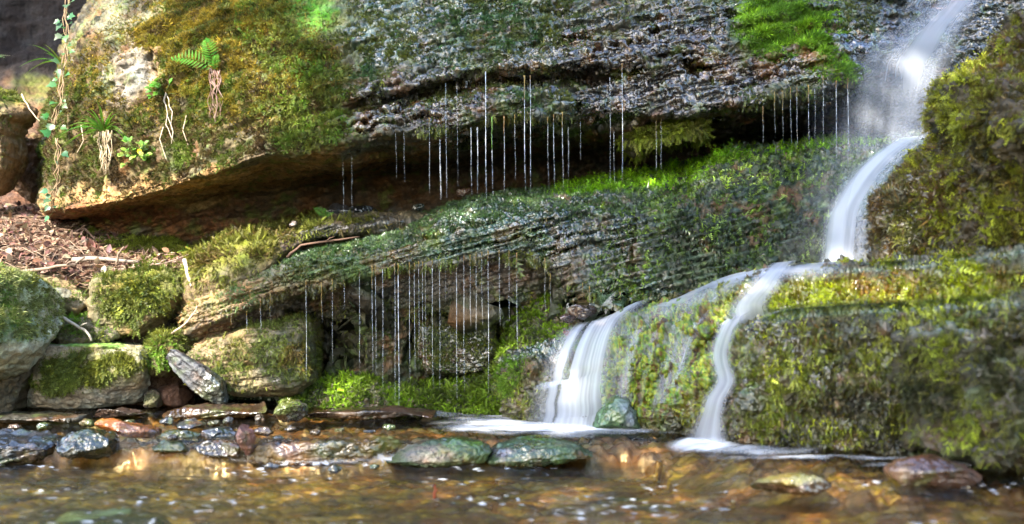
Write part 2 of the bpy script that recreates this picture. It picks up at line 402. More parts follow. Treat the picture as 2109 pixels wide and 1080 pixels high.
def moss(name, s, parent, count, dens, size, cols, tmpl, up=.3, hang=.7, mat=None, seed=0, clump=12., lift=0.0, jit=.35, csig=.38, label=None, thresh=0.0):
    """dens: per-vertex 0..1; sprigs grow out along the normal and hang with gravity"""
    rg = np.random.default_rng(seed + 5)
    P, Fc, N = s.P, s.F, s.N
    A = np.linalg.norm(np.cross(P[Fc[:, 2]] - P[Fc[:, 0]], P[Fc[:, 3]] - P[Fc[:, 1]]), axis=1) * .5
    cl = np.clip(.55 + 1.6 * fbm(P, clump, 3, seed + 200), 0, 1)
    dv = np.clip(dens * (cl if thresh == 0 else sstep(thresh - .15, thresh + .15, cl)), 0, 1)
    w = A * dv[Fc].mean(1)
    if w.sum() <= 0: return None
    idx = rg.choice(len(Fc), count, p=w / w.sum()); uv = rg.random((count, 2))[:, :, None]
    q = Fc[idx]; a, b, c, d = P[q[:, 0]], P[q[:, 1]], P[q[:, 2]], P[q[:, 3]]
    u, v = uv[:, 0], uv[:, 1]
    pos = (a * (1 - u) + b * u) * (1 - v) + (d * (1 - u) + c * u) * v
    n = N[q].mean(1); n /= np.linalg.norm(n, axis=1, keepdims=True) + 1e-9
    down = np.array([0, 0, -1.0])
    steep = np.clip(1 - n[:, 2:3] * 1.1, 0.0, 1)
    g = n * (up + (1 - steep) * .5) + down * hang * steep + rg.normal(0, jit, (count, 3))
    g /= np.linalg.norm(g, axis=1, keepdims=True)
    sd = np.cross(g, n + rg.normal(0, .35, (count, 3))); sd /= np.linalg.norm(sd, axis=1, keepdims=True) + 1e-9
    nn = np.cross(sd, g); nn *= np.where((nn * n).sum(1, keepdims=True) < 0, -1, 1)
    size = size * np.exp(rg.normal(0, .35, count)) * (.55 + .6 * dv[q].mean(1))
    T, TF = tmpl; k = len(T)
    V = pos[:, None, :] + n[:, None, :] * lift + size[:, None, None] * (T[None, :, 0:1] * sd[:, None] + T[None, :, 1:2] * nn[:, None] + T[None, :, 2:3] * g[:, None])
    Fa = (np.arange(count)[:, None, None] * k + TF[None]).reshape(-1, 3)
    cols = np.array(cols, float)
    t = np.clip(.5 + 1.5 * fbm(pos, 7, 3, seed + 300) + rg.normal(0, .2, count), 0, .999) * (len(cols) - 1)
    i = t.astype(int); fr = (t - i)[:, None]
    cc = cols[i] * (1 - fr) + cols[np.minimum(i + 1, len(cols) - 1)] * fr
    cc = cc * np.exp(rg.normal(-.05, csig, (count, 1)))
    C = np.repeat(cc[:, None, :], k, 1)
    me = raw_mesh(name, V.reshape(-1, 3), Fa, 3, False); attr(me, 'col', C.reshape(-1, 3))
    o = link(name, me, mat or M_MOSS, parent); o['kind'] = 'stuff'
    if label: o['label'] = label
    return o

GOLD, OLIVE, GREEN, LIME, DARKG, BROWNM, TEAL = (.30, .22, .035), (.12, .13, .012), (.09, .19, .010), (.20, .36, .015), (.04, .075, .010), (.10, .07, .02), (.05, .12, .035)

# ------------------------------------------------------------------ the cliff: overhang, underside and recess in one sheet
def D(s, spots, warp=40, seed=0, base=0.0):
    px, py = pxy(s.P); wx = px + warp * 2 * fbm(s.P, 6, 4, seed + 400); wy = py + warp * 2 * fbm(s.P, 6, 4, seed + 410)
    d = np.full(len(s.P), float(base))
    for cx, cy, rx, ry, rt, st in spots:
        m = blob(wx, wy, cx, cy, rx, ry, rt)
        d = np.clip(d + m * st, 0, 1) if st > 0 else d * (1 + m * st)
    return np.clip(d, 0, 1)

TAN, SOIL, WETGREY, WETBROWN, BLUE, ALGAE, ORANGE = (.26, .18, .10), (.055, .034, .02), (.075, .085, .075), (.034, .020, .012), (.09, .10, .14), (.075, .14, .065), (.20, .095, .02)
cl = loft([
    [(330,-330,5.4),(400,-330,5.0),(600,-330,4.85),(1000,-330,4.8),(1500,-330,4.7),(1800,-330,4.75),(2500,-330,4.7)],
    [(262,-150,5.2),(310,-150,4.65),(420,-150,4.5),(600,-150,4.4),(1000,-150,4.3),(1400,-150,4.25),(1700,-150,4.3),(1850,-150,4.4),(2500,-150,4.4)],
    [(190,-20,5.1),(225,-20,4.5),(330,-20,4.28),(600,-20,4.12),(1000,-20,4.02),(1400,-20,3.98),(1700,-20,4.0),(1800,-10,4.06),(1950,0,4.25),(2500,0,4.2)],
    [(118,130,5.0),(150,120,4.35),(250,120,4.10),(500,110,3.97),(800,90,3.88),(1000,80,3.84),(1200,70,3.84),(1400,60,3.86),(1700,70,3.9),(1800,75,3.97),(1900,60,4.12),(2000,80,4.18),(2500,100,4.2)],
    [(95,240,4.95),(120,240,4.33),(250,240,4.06),(500,215,3.88),(640,205,3.83),(740,200,3.79),(850,172,3.76),(1000,140,3.75),(1100,140,3.75),(1200,128,3.78),(1400,130,3.82),(1700,130,3.83),(1780,120,3.92),(1860,105,4.05),(2000,150,4.15),(2500,200,4.2)],
    [(90,275,4.95),(112,272,4.32),(250,275,4.05),(500,240,3.87),(640,228,3.84),(740,222,3.85),(850,198,3.86),(1000,170,3.86),(1100,170,3.86),(1200,160,3.86),(1400,160,3.84),(1700,148,3.82),(1770,130,3.92),(1860,112,4.06),(2000,170,4.14),(2500,230,4.2)],
    [(80,340,4.95),(106,345,4.3),(250,345,4.04),(330,335,3.98),(500,290,3.83),(640,262,3.80),(740,240,3.78),(850,228,3.75),(960,215,3.74),(1080,200,3.73),(1165,198,3.74),(1190,190,3.80),(1300,190,3.82),(1500,185,3.81),(1700,163,3.80),(1755,145,3.86),(1790,132,4.0),(1890,122,4.08),(2000,200,4.12),(2500,260,4.2)],
    [(75,400,4.9),(100,425,4.32),(140,428,4.12),(250,410,4.02),(330,388,3.97),(400,365,3.90),(470,342,3.81),(560,312,3.79),(640,300,3.77),(720,283,3.75),(800,268,3.75),(890,268,3.73),(960,255,3.73),(1010,240,3.73),(1080,234,3.72),(1165,234,3.72),(1182,222,3.79),(1300,228,3.81),(1400,232,3.81),(1480,215,3.79),(1545,212,3.77),(1600,196,3.78),(1700,180,3.79),(1752,166,3.83),(1768,146,3.95),(1800,134,4.05),(1890,132,4.1),(1940,200,4.12),(2000,270,4.12),(2500,340,4.2)],
    [(74,412,4.9),(102,436,4.4),(160,438,4.2),(250,419,4.12),(330,398,4.07),(400,374,4.0),(470,352,3.90),(560,322,3.88),(640,318,3.87),(720,312,3.87),(800,290,3.87),(890,284,3.85),(1010,256,3.85),(1165,248,3.84),(1300,244,3.92),(1480,232,3.92),(1600,212,3.9),(1700,194,3.92),(1768,170,4.1),(1890,150,4.2),(1940,215,4.18),(2000,285,4.18),(2500,350,4.25)],
    [(70,425,4.9),(110,446,4.6),(250,434,4.42),(330,421,4.42),(400,406,4.45),(500,398,4.48),(560,392,4.5),(700,372,4.6),(800,355,4.65),(900,345,4.69),(1000,335,4.7),(1165,320,4.75),(1300,300,4.75),(1500,290,4.75),(1700,270,4.75),(1800,260,4.7),(1890,250,4.65),(1940,270,4.5),(2000,320,4.4),(2500,380,4.4)],
    [(72,470,4.95),(110,480,4.72),(250,485,4.55),(400,480,4.58),(560,462,4.65),(700,445,4.75),(900,420,4.8),(1100,400,4.85),(1300,370,4.9),(1500,330,4.9),(1700,300,4.85),(1890,290,4.8),(2000,360,4.6),(2500,420,4.6)],
    [(72,620,5.0),(110,620,4.8),(400,620,4.7),(900,620,4.9),(1500,600,4.95),(2000,600,4.8),(2500,600,4.8)],
], 1250, 760)
roughen(cl, .018, .011, .006, .0022, dip=.28, seed=1)
px, py = pxy(cl.P)
crack(cl, [([(560,150),(640,128),(700,112),(745,92),(790,80)],9,.9),([(690,262),(740,215),(800,180),(860,150),(900,140)],9,.9),([(720,262),(800,225),(880,200),(960,176),(1010,168)],8,.8),([(1120,190),(1180,170),(1260,160),(1340,140)],9,.9),
    ([(1230,105),(1330,70),(1440,62)],6,.7),([(1400,140),(1430,132),(1460,136)],17,1.5),([(1180,175),(1190,235)],8,.9),([(930,25),(950,60),(935,85)],10,.8),([(518,118),(555,108)],8,1.2),([(1290,140),(1380,110),(1480,100)],6,.6),([(1480,180),(1560,165),(1640,160)],7,.6),
    ([(1050,110),(1150,85),(1250,80)],7,.6),([(640,300),(720,270),(830,250),(900,240)],6,.7),([(820,110),(880,100),(960,96)],5,.6),([(1560,120),(1650,128)],6,.6),([(1000,40),(1100,20),(1180,25)],6,.5),([(300,100),(340,160)],7,.5),([(1700,110),(1760,60)],6,.6),([(1480,60),(1560,20)],6,.5)], .045, seed=1)
# the right part is flaky, stepped and dark; the left one is an even mossy face
m_r = sstep(620, 900, px) * sstep(420, 300, py)
cl.P += cl.N * (m_r * (.026 * fbm(cl.P, 15, 4, 44, 'r', sc=(.55, .55, 1.7), gain=.62) + .012 * fbm(cl.P, 44, 2, 45, 'r', sc=(.7, .7, 1.3))))[:, None]
bedding(cl, m_r * (.35 + .65 * sstep(950, 1150, px)), .034, 13, .30, 3); bedding(cl, m_r, .014, 34, .30, 4)
m_l = sstep(720, 560, px) * sstep(-.2, .2, cl.N[:, 2] + .5)
cl.P += cl.N * (m_l * (.022 * fbm(cl.P, 13, 5, 46, 'b', gain=.6) + .03 * fbm(cl.P, 4.5, 2, 47)))[:, None]
cl.N = normals(cl.P, cl.F)
if cl.N[:, 1].mean() > 0: cl.N = -cl.N
paint(cl, WETGREY, .75, [
    (330, 200, 420, 330, 0, (.085, .06, .024), 1, .05),
    (430, 60, 170, 130, 0, (.16, .115, .02), .9, .05), (230, 270, 130, 120, 0, (.11, .075, .035), .8, .05), (430, 290, 240, 70, -12, (.10, .078, .038), .7, .05),
    (545, 50, 80, 80, 0, OLIVE, .9, .1), (250, 140, 30, 60, 25, (.20, .18, .155), 1, .1), (290, 150, 22, 45, 35, (.20, .175, .145), 1, .1), (255, 30, 80, 45, -20, (.17, .16, .10), 1, .1),
    (330, 130, 25, 60, 20, (.27, .20, .12), .8, .1), (560, 130, 60, 40, -10, (.15, .14, .11), .8, .2), (475, 195, 35, 60, 0, (.22, .15, .08), .7, .1),
    (640, 25, 60, 75, 10, (.05, .17, .012), 1, .1), (620, 190, 90, 130, 0, OLIVE, .8, .2), (735, 40, 55, 80, 0, (.15, .17, .05), .8, .6),
    (800, 60, 70, 90, 0, (.085, .15, .12), .8, .9), (900, 60, 110, 110, 0, (.085, .12, .085), .8, .9), (1060, 60, 100, 80, 0, (.07, .12, .03), .7, .6), (870, 180, 180, 40, -8, (.11, .11, .12), .8, 1),
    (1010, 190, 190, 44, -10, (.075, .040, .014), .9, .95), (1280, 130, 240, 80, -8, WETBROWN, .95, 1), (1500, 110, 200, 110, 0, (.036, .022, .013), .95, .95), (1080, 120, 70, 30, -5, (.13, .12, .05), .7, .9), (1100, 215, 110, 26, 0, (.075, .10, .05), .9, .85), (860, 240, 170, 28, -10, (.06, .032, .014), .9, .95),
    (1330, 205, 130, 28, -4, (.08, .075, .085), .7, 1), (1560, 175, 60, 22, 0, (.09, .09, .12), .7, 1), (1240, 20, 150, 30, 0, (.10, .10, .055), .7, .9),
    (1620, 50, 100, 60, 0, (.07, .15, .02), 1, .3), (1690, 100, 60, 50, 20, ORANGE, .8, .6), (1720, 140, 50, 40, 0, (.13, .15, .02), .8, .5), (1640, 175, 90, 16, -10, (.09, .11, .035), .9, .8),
    (1810, 75, 90, 80, 0, (.07, .09, .16), 1, 1), (1750, 25, 50, 40, 0, (.05, .08, .05), .8, .9), (1990, 120, 100, 200, 0, (.055, .06, .06), 1, .95),  # first spot: blue sky reflection painted into the wet rock colour
    (380, 385, 330, 30, -8, (.38, .23, .10), 1, .0), (700, 350, 260, 34, -6, (.26, .15, .075), 1, .1), (600, 310, 90, 14, -10, (.20, .17, .11), .9, .1),  # tan underside, lightened in colour in place of bounced light
    (300, 455, 500, 32, -3, (.20, .085, .04), 1, 0.), (1150, 335, 560, 50, -9, (.085, .05, .032), 1, .3), (750, 410, 360, 36, -5, (.10, .06, .035), 1, .1), (1800, 230, 300, 70, -5, (.02, .02, .022), 1, .6),  # recess back lightened in place of bounced light; the last spot is darker
], seed=1, mottle=.75)
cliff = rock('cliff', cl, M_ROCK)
tag(cliff, 'broad overhanging sandstone cliff, mossy gold at left and dark and dripping at right', 'cliff', kind='structure')
front = (py < 1e9)
lipmask = sstep(.25, -.05, cl.v - .60)
dl = D(cl, [(430, 60, 190, 140, 0, 1), (545, 50, 90, 100, 0, .9), (300, 270, 260, 150, 0, .75), (620, 190, 100, 140, 0, .9), (500, 270, 200, 60, -12, .6), (170, 300, 90, 110, 0, .8),
            (250, 145, 45, 75, 25, -.95), (295, 150, 25, 50, 35, -.9), (640, 20, 55, 70, 10, -.9), (250, 25, 90, 50, -20, -.8), (560, 130, 60, 40, -10, -.5)], seed=2)
dl *= (cl.N[:, 2] > -.35)
moss('golden_moss', cl, cliff, 62000, dl * blob(px, py, 400, 60, 300, 170), .0085, [(.07, .065, .010), (.21, .15, .016), (.26, .195, .02), (.15, .14, .014)], T_CUSH, .8, .15, seed=1, clump=16)
moss('moss', cl, cliff, 60000, dl, .0085, [(.05, .03, .012), (.10, .066, .022), (.06, .06, .012), (.07, .10, .012), (.10, .15, .018)], T_CUSH, .6, .35, seed=2, clump=20, thresh=.38)
moss('hanging_moss', cl, cliff, 12000, D(cl, [(620, 190, 80, 120, 0, 1), (660, 250, 60, 50, 0, .6), (545, 50, 60, 80, 0, .8)], seed=3) * (cl.N[:, 2] > -.3), .018, [OLIVE, (.12, .15, .02), GREEN], T_FROND_S, .25, .8, seed=3, clump=18)
moss('green_moss', cl, cliff, 16000, D(cl, [(1620, 55, 85, 50, 0, 1), (1590, 20, 60, 30, 0, .6), (1700, 60, 30, 60, 0, .5), (1725, 145, 40, 30, 0, .6)], warp=30, seed=4) * (cl.N[:, 2] > -.3), .013, [GREEN, (.09, .20, .02), LIME], T_CUSH, .6, .3, seed=4, clump=14)
moss('wet_moss', cl, cliff, 26000, D(cl, [(1060, 50, 130, 80, 0, .9), (780, 60, 90, 100, 0, .6), (900, 100, 150, 110, 0, .35), (1120, 215, 70, 26, 0, .9), (1010, 190, 180, 60, -8, .2), (1640, 180, 110, 14, -10, .8), (730, 140, 60, 90, 0, .5), (1750, 20, 50, 40, 0, .6), (1240, 20, 200, 40, 0, .3)], warp=50, seed=5) * (cl.N[:, 2] > -.3), .009, [TEAL, (.07, .11, .03), OLIVE, (.12, .15, .04)], T_CUSH, .5, .5, mat=M_WETMOSS, seed=5, clump=26, thresh=.5)

px, py = pxy(cl.P)
lipy = np.interp(px, [700,800,890,960,1010,1080,1165,1182,1300,1400,1480,1545,1600,1700,1752], [284,270,270,257,243,237,237,225,232,234,218,215,199,183,168])
moss('fringe_moss', cl, cliff, 1600, sstep(16, 4, np.abs(py - lipy)) * np.maximum((px > 860) * (px < 1180), (px > 1530) * (px < 1760)) * (cl.v > .4) * (cl.v < .75), .015, [(.06, .05, .012), (.12, .10, .02), (.10, .14, .02), (.16, .18, .03)], T_FROND_S, .05, 1.0, mat=M_WETMOSS, seed=6, clump=16, thresh=.52, jit=.25)
# ------------------------------------------------------------------ the dark cleft at the upper left, soil bank below it
cv = loft([[(-500,-330,7.2),(0,-330,7.3),(420,-330,7.0)],[(-500,0,7.1),(0,0,7.2),(420,0,6.9)],[(-500,170,6.9),(0,170,7.0),(420,170,6.7)],[(-500,230,5.5),(0,230,5.5),(420,230,5.4)],[(-500,330,5.2),(20,330,5.25),(420,330,5.2)],[(-500,430,4.8),(40,430,4.85),(420,430,4.9)],[(-500,520,4.7),(40,520,4.75),(420,520,4.8)]], 260, 260)
roughen(cv, .06, .01, .01, .003, seed=20)
paint(cv, (.012, .009, .008), .05, [(60, 300, 120, 110, 0, (.14, .07, .04), 1, 0), (90, 190, 60, 40, 0, (.09, .10, .02), .7, 0), (110, 250, 25, 35, 20, (.16, .13, .09), .8, 0)], seed=20)  # near-black base puts the deep shade of the cleft into the colour
o = rock('cleft_wall', cv, M_SOIL); tag(o, 'earthy back of the cleft behind the left cliff edge, painted in deep shade', 'cleft wall', kind='structure')

def wall_block(name, label, cat, outline, Y, fr, bk, p, colr, wet, spots=(), seed=0, amp=.02, strata=.006, chunk=.006, n=200, rings=70, dens=None, cnt=0, msz=.012, mcols=None, tm=None, tiltY=0., mat=None, up=.4, hang=.6, mmat=None, sc=1.0, dip=.1, group=None, kind=None, lump=0., var=.35, fac=10, mottle=.3):
    s = inflate(outline, Y, fr, bk, p, n, rings, tiltY)
    if fac: facet(s, fac, seed=seed)
    roughen(s, amp, strata, chunk, .002, dip=dip, seed=seed, sc=sc, lump=lump)
    paint(s, colr, wet, spots, seed=seed, warp=14, var=var, mottle=mottle)
    o = rock(name, s, mat or M_ROCK); tag(o, label, cat, group, kind)
    if cnt: moss('moss', s, o, cnt, D(s, dens, warp=18, seed=seed) * (s.N[:, 2] > -.45), msz, mcols or [OLIVE, (.13, .15, .03), GREEN], tm or T_FROND_S, up, hang, mat=mmat, seed=seed)
    return s
G3 = [BROWNM, OLIVE, (.14, .16, .03), (.16, .22, .03)]
wall_block('mossy_rock', 'tan rock with mossy top at the left edge below the cleft', 'rock', [(-90,175),(-10,168),(30,175),(46,195),(40,225),(22,250),(18,330),(10,375),(-20,400),(-90,400)], 4.4, .12, .2, 4, (.20, .13, .065), .05, [(0, 190, 60, 25, 0, OLIVE, .8, 0)], 31, cnt=1800, dens=[(10, 185, 60, 26, 0, 1), (0, 290, 30, 60, 0, .2)], tm=T_CUSH, msz=.011)
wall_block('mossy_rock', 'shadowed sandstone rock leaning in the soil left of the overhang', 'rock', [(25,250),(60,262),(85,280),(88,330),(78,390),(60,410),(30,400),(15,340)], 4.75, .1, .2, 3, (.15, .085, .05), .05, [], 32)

# debris bank: soil under the litter
db = loft([[(-120,432,4.75),(60,428,4.7),(120,436,4.65),(200,468,4.6),(300,500,4.55),(400,505,4.5)],[(-120,470,4.45),(60,470,4.4),(200,492,4.4),(300,515,4.35),(400,522,4.3)],[(-120,520,4.15),(60,520,4.12),(200,530,4.12),(300,540,4.12),(400,545,4.14)],[(-120,560,4.02),(60,560,4.0),(200,566,4.0),(300,570,4.0),(400,585,4.05)],[(-120,700,4.02),(60,700,4.0),(200,700,4.0),(300,700,4.02),(400,700,4.1)],[(-120,870,4.0),(60,870,4.0),(200,870,4.02),(300,870,4.05),(400,870,4.1)]], 330, 330)
roughen(db, .03, 0, .016, .004, seed=24)
paint(db, (.12, .075, .05), .0, [(300, 510, 70, 22, 0, (.15, .17, .02), 1, 0), (215, 480, 60, 14, 0, (.07, .09, .02), .9, 0), (150, 650, 400, 90, 0, (.05, .035, .025), 1, .1)], seed=24)
bank = rock('debris_bank', db, M_SOIL); tag(bank, 'soil bank sloping down below the left end of the overhang', 'soil bank', kind='structure')
moss('moss', db, bank, 9000, D(db, [(310, 508, 60, 20, 0, 1), (210, 480, 60, 12, 0, .5), (390, 500, 60, 14, 0, .5)], warp=20, seed=24), .010, [OLIVE, (.20, .24, .025), (.26, .30, .03)], T_CUSH, .8, .1, seed=24)

# left blocks
wall_block('moss_capped_block', 'square sandstone block with a thick cap of hanging moss above the slab', 'rock', [(195,575),(230,560),(320,556),(362,566),(378,600),(372,650),(352,690),(330,700),(240,700),(205,690),(190,640)], 3.98, .12, .25, 5, (.15, .12, .06), .05, [(300, 590, 70, 40, 0, OLIVE, .8, .1)], 33, fac=4,
           cnt=7000, dens=[(290, 615, 75, 60, 0, 1), (220, 600, 30, 40, 0, .4), (330, 580, 50, 40, 0, .6)], msz=.022, mcols=[DARKG, OLIVE, (.10, .12, .02), (.13, .17, .03)])
wall_block('mossy_rock', 'pale lichened rock ledge with moss left of the moss capped block', 'rock', [(20,575),(100,560),(180,566),(205,590),(205,640),(160,650),(110,645),(60,640),(10,630)], 4.02, .08, .2, 5, (.20, .16, .09), .05, [(180, 600, 30, 30, 0, (.33, .28, .18), .8, 0)], 34, cnt=2500, dens=[(70, 600, 70, 30, 0, .7), (180, 590, 40, 40, 0, .6)], msz=.015)
wall_block('mossy_rock', 'flat layered rock with moss strip under a pale twig', 'rock', [(75,660),(130,648),(240,648),(262,668),(255,700),(190,708),(100,706),(66,695)], 3.95, .10, .2, 5, (.14, .12, .075), .1, [], 35, strata=.012, cnt=2600, dens=[(185, 676, 75, 28, 0, 1)], msz=.017)
wall_block('mossy_rock', 'mossy clump of rock between the slab and the leaning grey stone', 'rock', [(285,690),(330,680),(385,690),(395,712),(370,735),(345,770),(310,770),(290,735)], 3.92, .08, .2, 3, (.09, .07, .03), .1, [], 36, cnt=4200, dens=[(330, 720, 60, 50, 0, 1)], msz=.019)
A2 = loft([[(58,708,4.05),(85,704,4.05),(200,702,4.05),(295,706,4.05),(312,718,4.08)],[(62,712,3.85),(85,710,3.80),(200,709,3.78),(285,717,3.81),(312,733,3.91)],[(62,716,3.84),(85,714,3.79),(200,713,3.77),(285,720,3.80),(313,737,3.90)],[(62,730,3.84),(85,725,3.79),(200,722,3.77),(285,728,3.79),(314,748,3.90)],[(60,775,3.84),(85,772,3.79),(200,768,3.77),(290,770,3.80),(312,780,3.92)],[(58,815,3.87),(85,818,3.82),(200,815,3.80),(280,805,3.86),(305,806,3.95)],[(56,838,3.92),(85,838,3.88),(200,836,3.88),(275,830,3.93),(298,826,4.0)],[(56,842,4.1),(85,842,4.1),(200,840,4.1),(275,834,4.1),(298,828,4.12)]], 330, 240)
roughen(A2, .008, .006, .003, .0015, dip=.05, seed=37)
paint(A2, (.30, .265, .20), .05, [(190, 706, 140, 7, 0, (.13, .24, .045), 1, .2), (200, 760, 110, 45, -6, OLIVE, .6, .1), (170, 812, 110, 22, -5, (.26, .22, .17), .8, .05)], seed=37, warp=12)
slab = rock('sandstone_slab', A2, M_ROCK); tag(slab, 'long flat sandstone slab with green top and mossy front over the dark gap', 'rock slab')
moss('moss', A2, slab, 9000, D(A2, [(150, 762, 80, 36, -4, 1), (240, 750, 60, 20, -8, .8)], warp=12, seed=37), .015, [OLIVE, (.13, .16, .03), (.16, .20, .03)], T_FROND_S, .45, .6, seed=37, thresh=.42)
wall_block('boulder', 'big pale mossy boulder at the left edge leaning above the slab', 'boulder', [(-120,560),(-20,545),(40,560),(90,600),(110,640),(95,680),(70,715),(55,745),(20,770),(-30,790),(-120,790)], 3.62, .25, .3, 2.6, (.34, .32, .22), .0, [(30, 600, 80, 40, 0, (.32, .33, .17), .7, 0), (20, 680, 60, 30, 0, (.09, .16, .05), .8, .1)], 38, fac=5, amp=.03, cnt=9500, dens=[(30, 610, 100, 70, 20, .8), (20, 680, 70, 30, 0, .6)], tm=T_CUSH, msz=.011, mcols=[OLIVE, (.22, .25, .07), (.30, .32, .13), (.12, .22, .03)])
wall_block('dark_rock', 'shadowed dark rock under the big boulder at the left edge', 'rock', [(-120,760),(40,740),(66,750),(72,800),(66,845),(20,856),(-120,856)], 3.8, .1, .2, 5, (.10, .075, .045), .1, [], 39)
wall_block('leaning_stone', 'long smooth grey stone leaning on the bank with its wet end in the stream', 'stone', [(336,722),(345,716),(375,728),(420,755),(462,785),(478,805),(470,826),(450,833),(425,822),(390,790),(350,752)], 3.78, .09, .08, 3, (.055, .054, .06), .35, [(450, 810, 50, 30, 40, (.07, .085, .07), .9, .8), (400, 775, 30, 20, 40, (.075, .075, .08), .8, .3)], 40, amp=.008, strata=.004, chunk=.004, dip=-.8, n=160, rings=50)
wall_block('stone', 'round brown stone in the dark hollow under the leaning stone', 'stone', [(330,800),(350,790),(375,795),(392,812),(388,832),(350,838),(325,828)], 3.98, .07, .08, 2.4, (.12, .065, .045), .15, [], 41, amp=.008, strata=0, chunk=.002, n=80, rings=26, mat=M_STONE)
wall_block('stone', 'small dark stone at the back of the hollow beside the slab', 'stone', [(296,812),(315,800),(332,812),(330,838),(300,840)], 3.9, .05, .07, 2.4, (.06, .045, .035), .2, [], 42, amp=.008, strata=0, chunk=.002, n=80, rings=26, mat=M_STONE)

# ------------------------------------------------------------------ the ledge in the middle
MU = loft([[(372,520,4.75),(480,492,4.75),(600,458,4.8),(700,448,4.8),(880,440,4.85)],[(376,535,4.25),(400,514,4.18),(480,489,4.12),(600,466,4.08),(650,458,4.06),(750,455,4.05),(880,448,4.1)],[(372,560,4.08),(400,540,4.02),(480,512,3.98),(600,484,3.97),(650,470,3.98),(750,466,4.0),(880,455,4.06)],[(372,600,4.0),(400,590,3.90),(450,570,3.87),(540,550,3.87),(600,508,3.97),(650,492,4.0),(750,480,4.02),(880,462,4.08)],[(374,655,3.99),(400,632,3.90),(450,600,3.87),(540,566,3.89),(600,520,4.08),(650,503,4.1),(750,490,4.12),(880,470,4.15)],[(374,660,4.3),(450,620,4.3),(600,560,4.3),(750,530,4.3),(880,500,4.3)]], 420, 230)
roughen(MU, .02, .008, .006, .002, dip=.25, seed=50)
paint(MU, (.14, .105, .055), .15, [(480, 520, 110, 40, -20, OLIVE, .8, .1), (720, 470, 130, 25, -5, (.07, .065, .055), .9, .8), (600, 500, 60, 20, -15, (.06, .035, .025), .8, .5)], seed=50, warp=16)
led2 = rock('rock_ledge', MU, M_ROCK); tag(led2, 'narrow upper ledge with shaggy brown green moss, just above the wide ledge', 'rock ledge')
moss('moss', MU, led2, 15000, D(MU, [(480, 530, 120, 50, -20, 1), (600, 475, 110, 20, -10, 1), (720, 465, 110, 14, -4, .4)], warp=16, seed=50), .019, [BROWNM, OLIVE, (.15, .15, .035), (.17, .20, .03)], T_FROND, .35, .7, seed=50)

ML = loft([
    [(560,530,4.6),(700,500,4.6),(930,430,4.8),(1030,402,4.9),(1200,380,4.95),(1450,335,4.95),(1750,295,4.95),(2200,285,4.9)],
    [(376,615,4.2),(400,590,4.10),(450,572,4.02),(540,553,3.96),(600,536,3.95),(700,513,3.93),(800,490,3.93),(860,468,3.95),(930,437,3.97),(1030,410,4.0),(1200,394,3.99),(1420,386,3.95),(1470,348,3.98),(1520,328,4.0),(1650,314,4.0),(1760,303,4.0),(1900,292,4.0),(2200,282,4.0)],
    [(374,630,4.05),(400,605,3.94),(450,588,3.88),(540,566,3.84),(600,548,3.83),(700,527,3.81),(800,506,3.81),(860,486,3.82),(930,455,3.84),(1030,425,3.86),(1200,408,3.85),(1420,402,3.80),(1470,372,3.82),(1520,350,3.84),(1650,332,3.85),(1760,322,3.85),(1900,312,3.9),(2200,302,3.9)],
    [(372,655,3.99),(400,638,3.88),(540,590,3.80),(650,556,3.76),(800,525,3.75),(930,495,3.75),(1060,474,3.75),(1200,474,3.71),(1420,465,3.67),(1600,435,3.68),(1760,430,3.68),(1900,430,3.72),(2200,430,3.75)],
    [(370,690,4.0),(400,674,3.88),(480,643,3.81),(560,610,3.79),(650,583,3.77),(740,564,3.76),(820,548,3.75),(930,536,3.74),(1060,522,3.75),(1130,535,3.74),(1160,570,3.72),(1200,600,3.69),(1300,618,3.66),(1420,602,3.64),(1600,600,3.6),(1760,590,3.6),(2200,580,3.65)],
    [(370,700,4.03),(400,688,3.92),(480,660,3.87),(560,628,3.87),(650,600,3.88),(740,582,3.87),(820,566,3.83),(930,552,3.81),(1060,540,3.81),(1130,550,3.81),(1160,580,3.80),(1200,612,3.78),(1300,632,3.76),(1420,618,3.74),(1600,615,3.7),(2200,600,3.7)],
    [(372,735,4.05),(480,690,3.94),(560,665,3.95),(640,650,4.02),(740,650,3.93),(860,640,3.91),(1000,632,3.89),(1090,620,3.90),(1150,610,3.95),(1200,640,3.92),(1300,655,3.92),(1420,640,3.9),(2200,640,3.9)],
    [(374,830,4.3),(560,830,4.26),(640,790,4.16),(700,790,4.02),(860,780,4.06),(1000,760,4.06),(1090,740,4.0),(1200,720,3.98),(1420,720,3.95),(2200,720,3.95)],
    [(374,880,4.3),(560,880,4.3),(700,880,4.3),(1000,880,4.25),(1200,880,4.0),(1500,900,3.95),(2200,900,3.95)]], 1150, 560)
roughen(ML, .020, .0022, .010, .003, dip=.22, seed=52, lump=.008)
pxl, pyl = pxy(ML.P)
crack(ML, [([(800,512),(850,500),(905,478)],9,1.0),([(1050,478),(1180,450),(1300,432)],5,.7),([(930,520),(1080,486),(1250,478)],5,.7),([(1100,520),(1200,500),(1290,505)],6,.7),([(1060,440),(1180,420),(1330,425)],5,.5),([(600,560),(680,545),(760,530)],5,.6),([(1290,430),(1310,500),(1300,560)],6,.6),([(950,470),(1040,445)],5,.6),([(430,640),(520,600)],5,.5)], .035, seed=52)
und = sstep(.50, .58, ML.v) * sstep(.86, .74, ML.v)
ML.P += ML.N * (und * .022 * fbm(np.c_[ML.P[:, 0], ML.P[:, 1], ML.P[:, 2] - .28 * ML.P[:, 0]], 30, 3, 54, 'r', sc=(.12, .12, 1.6)))[:, None]
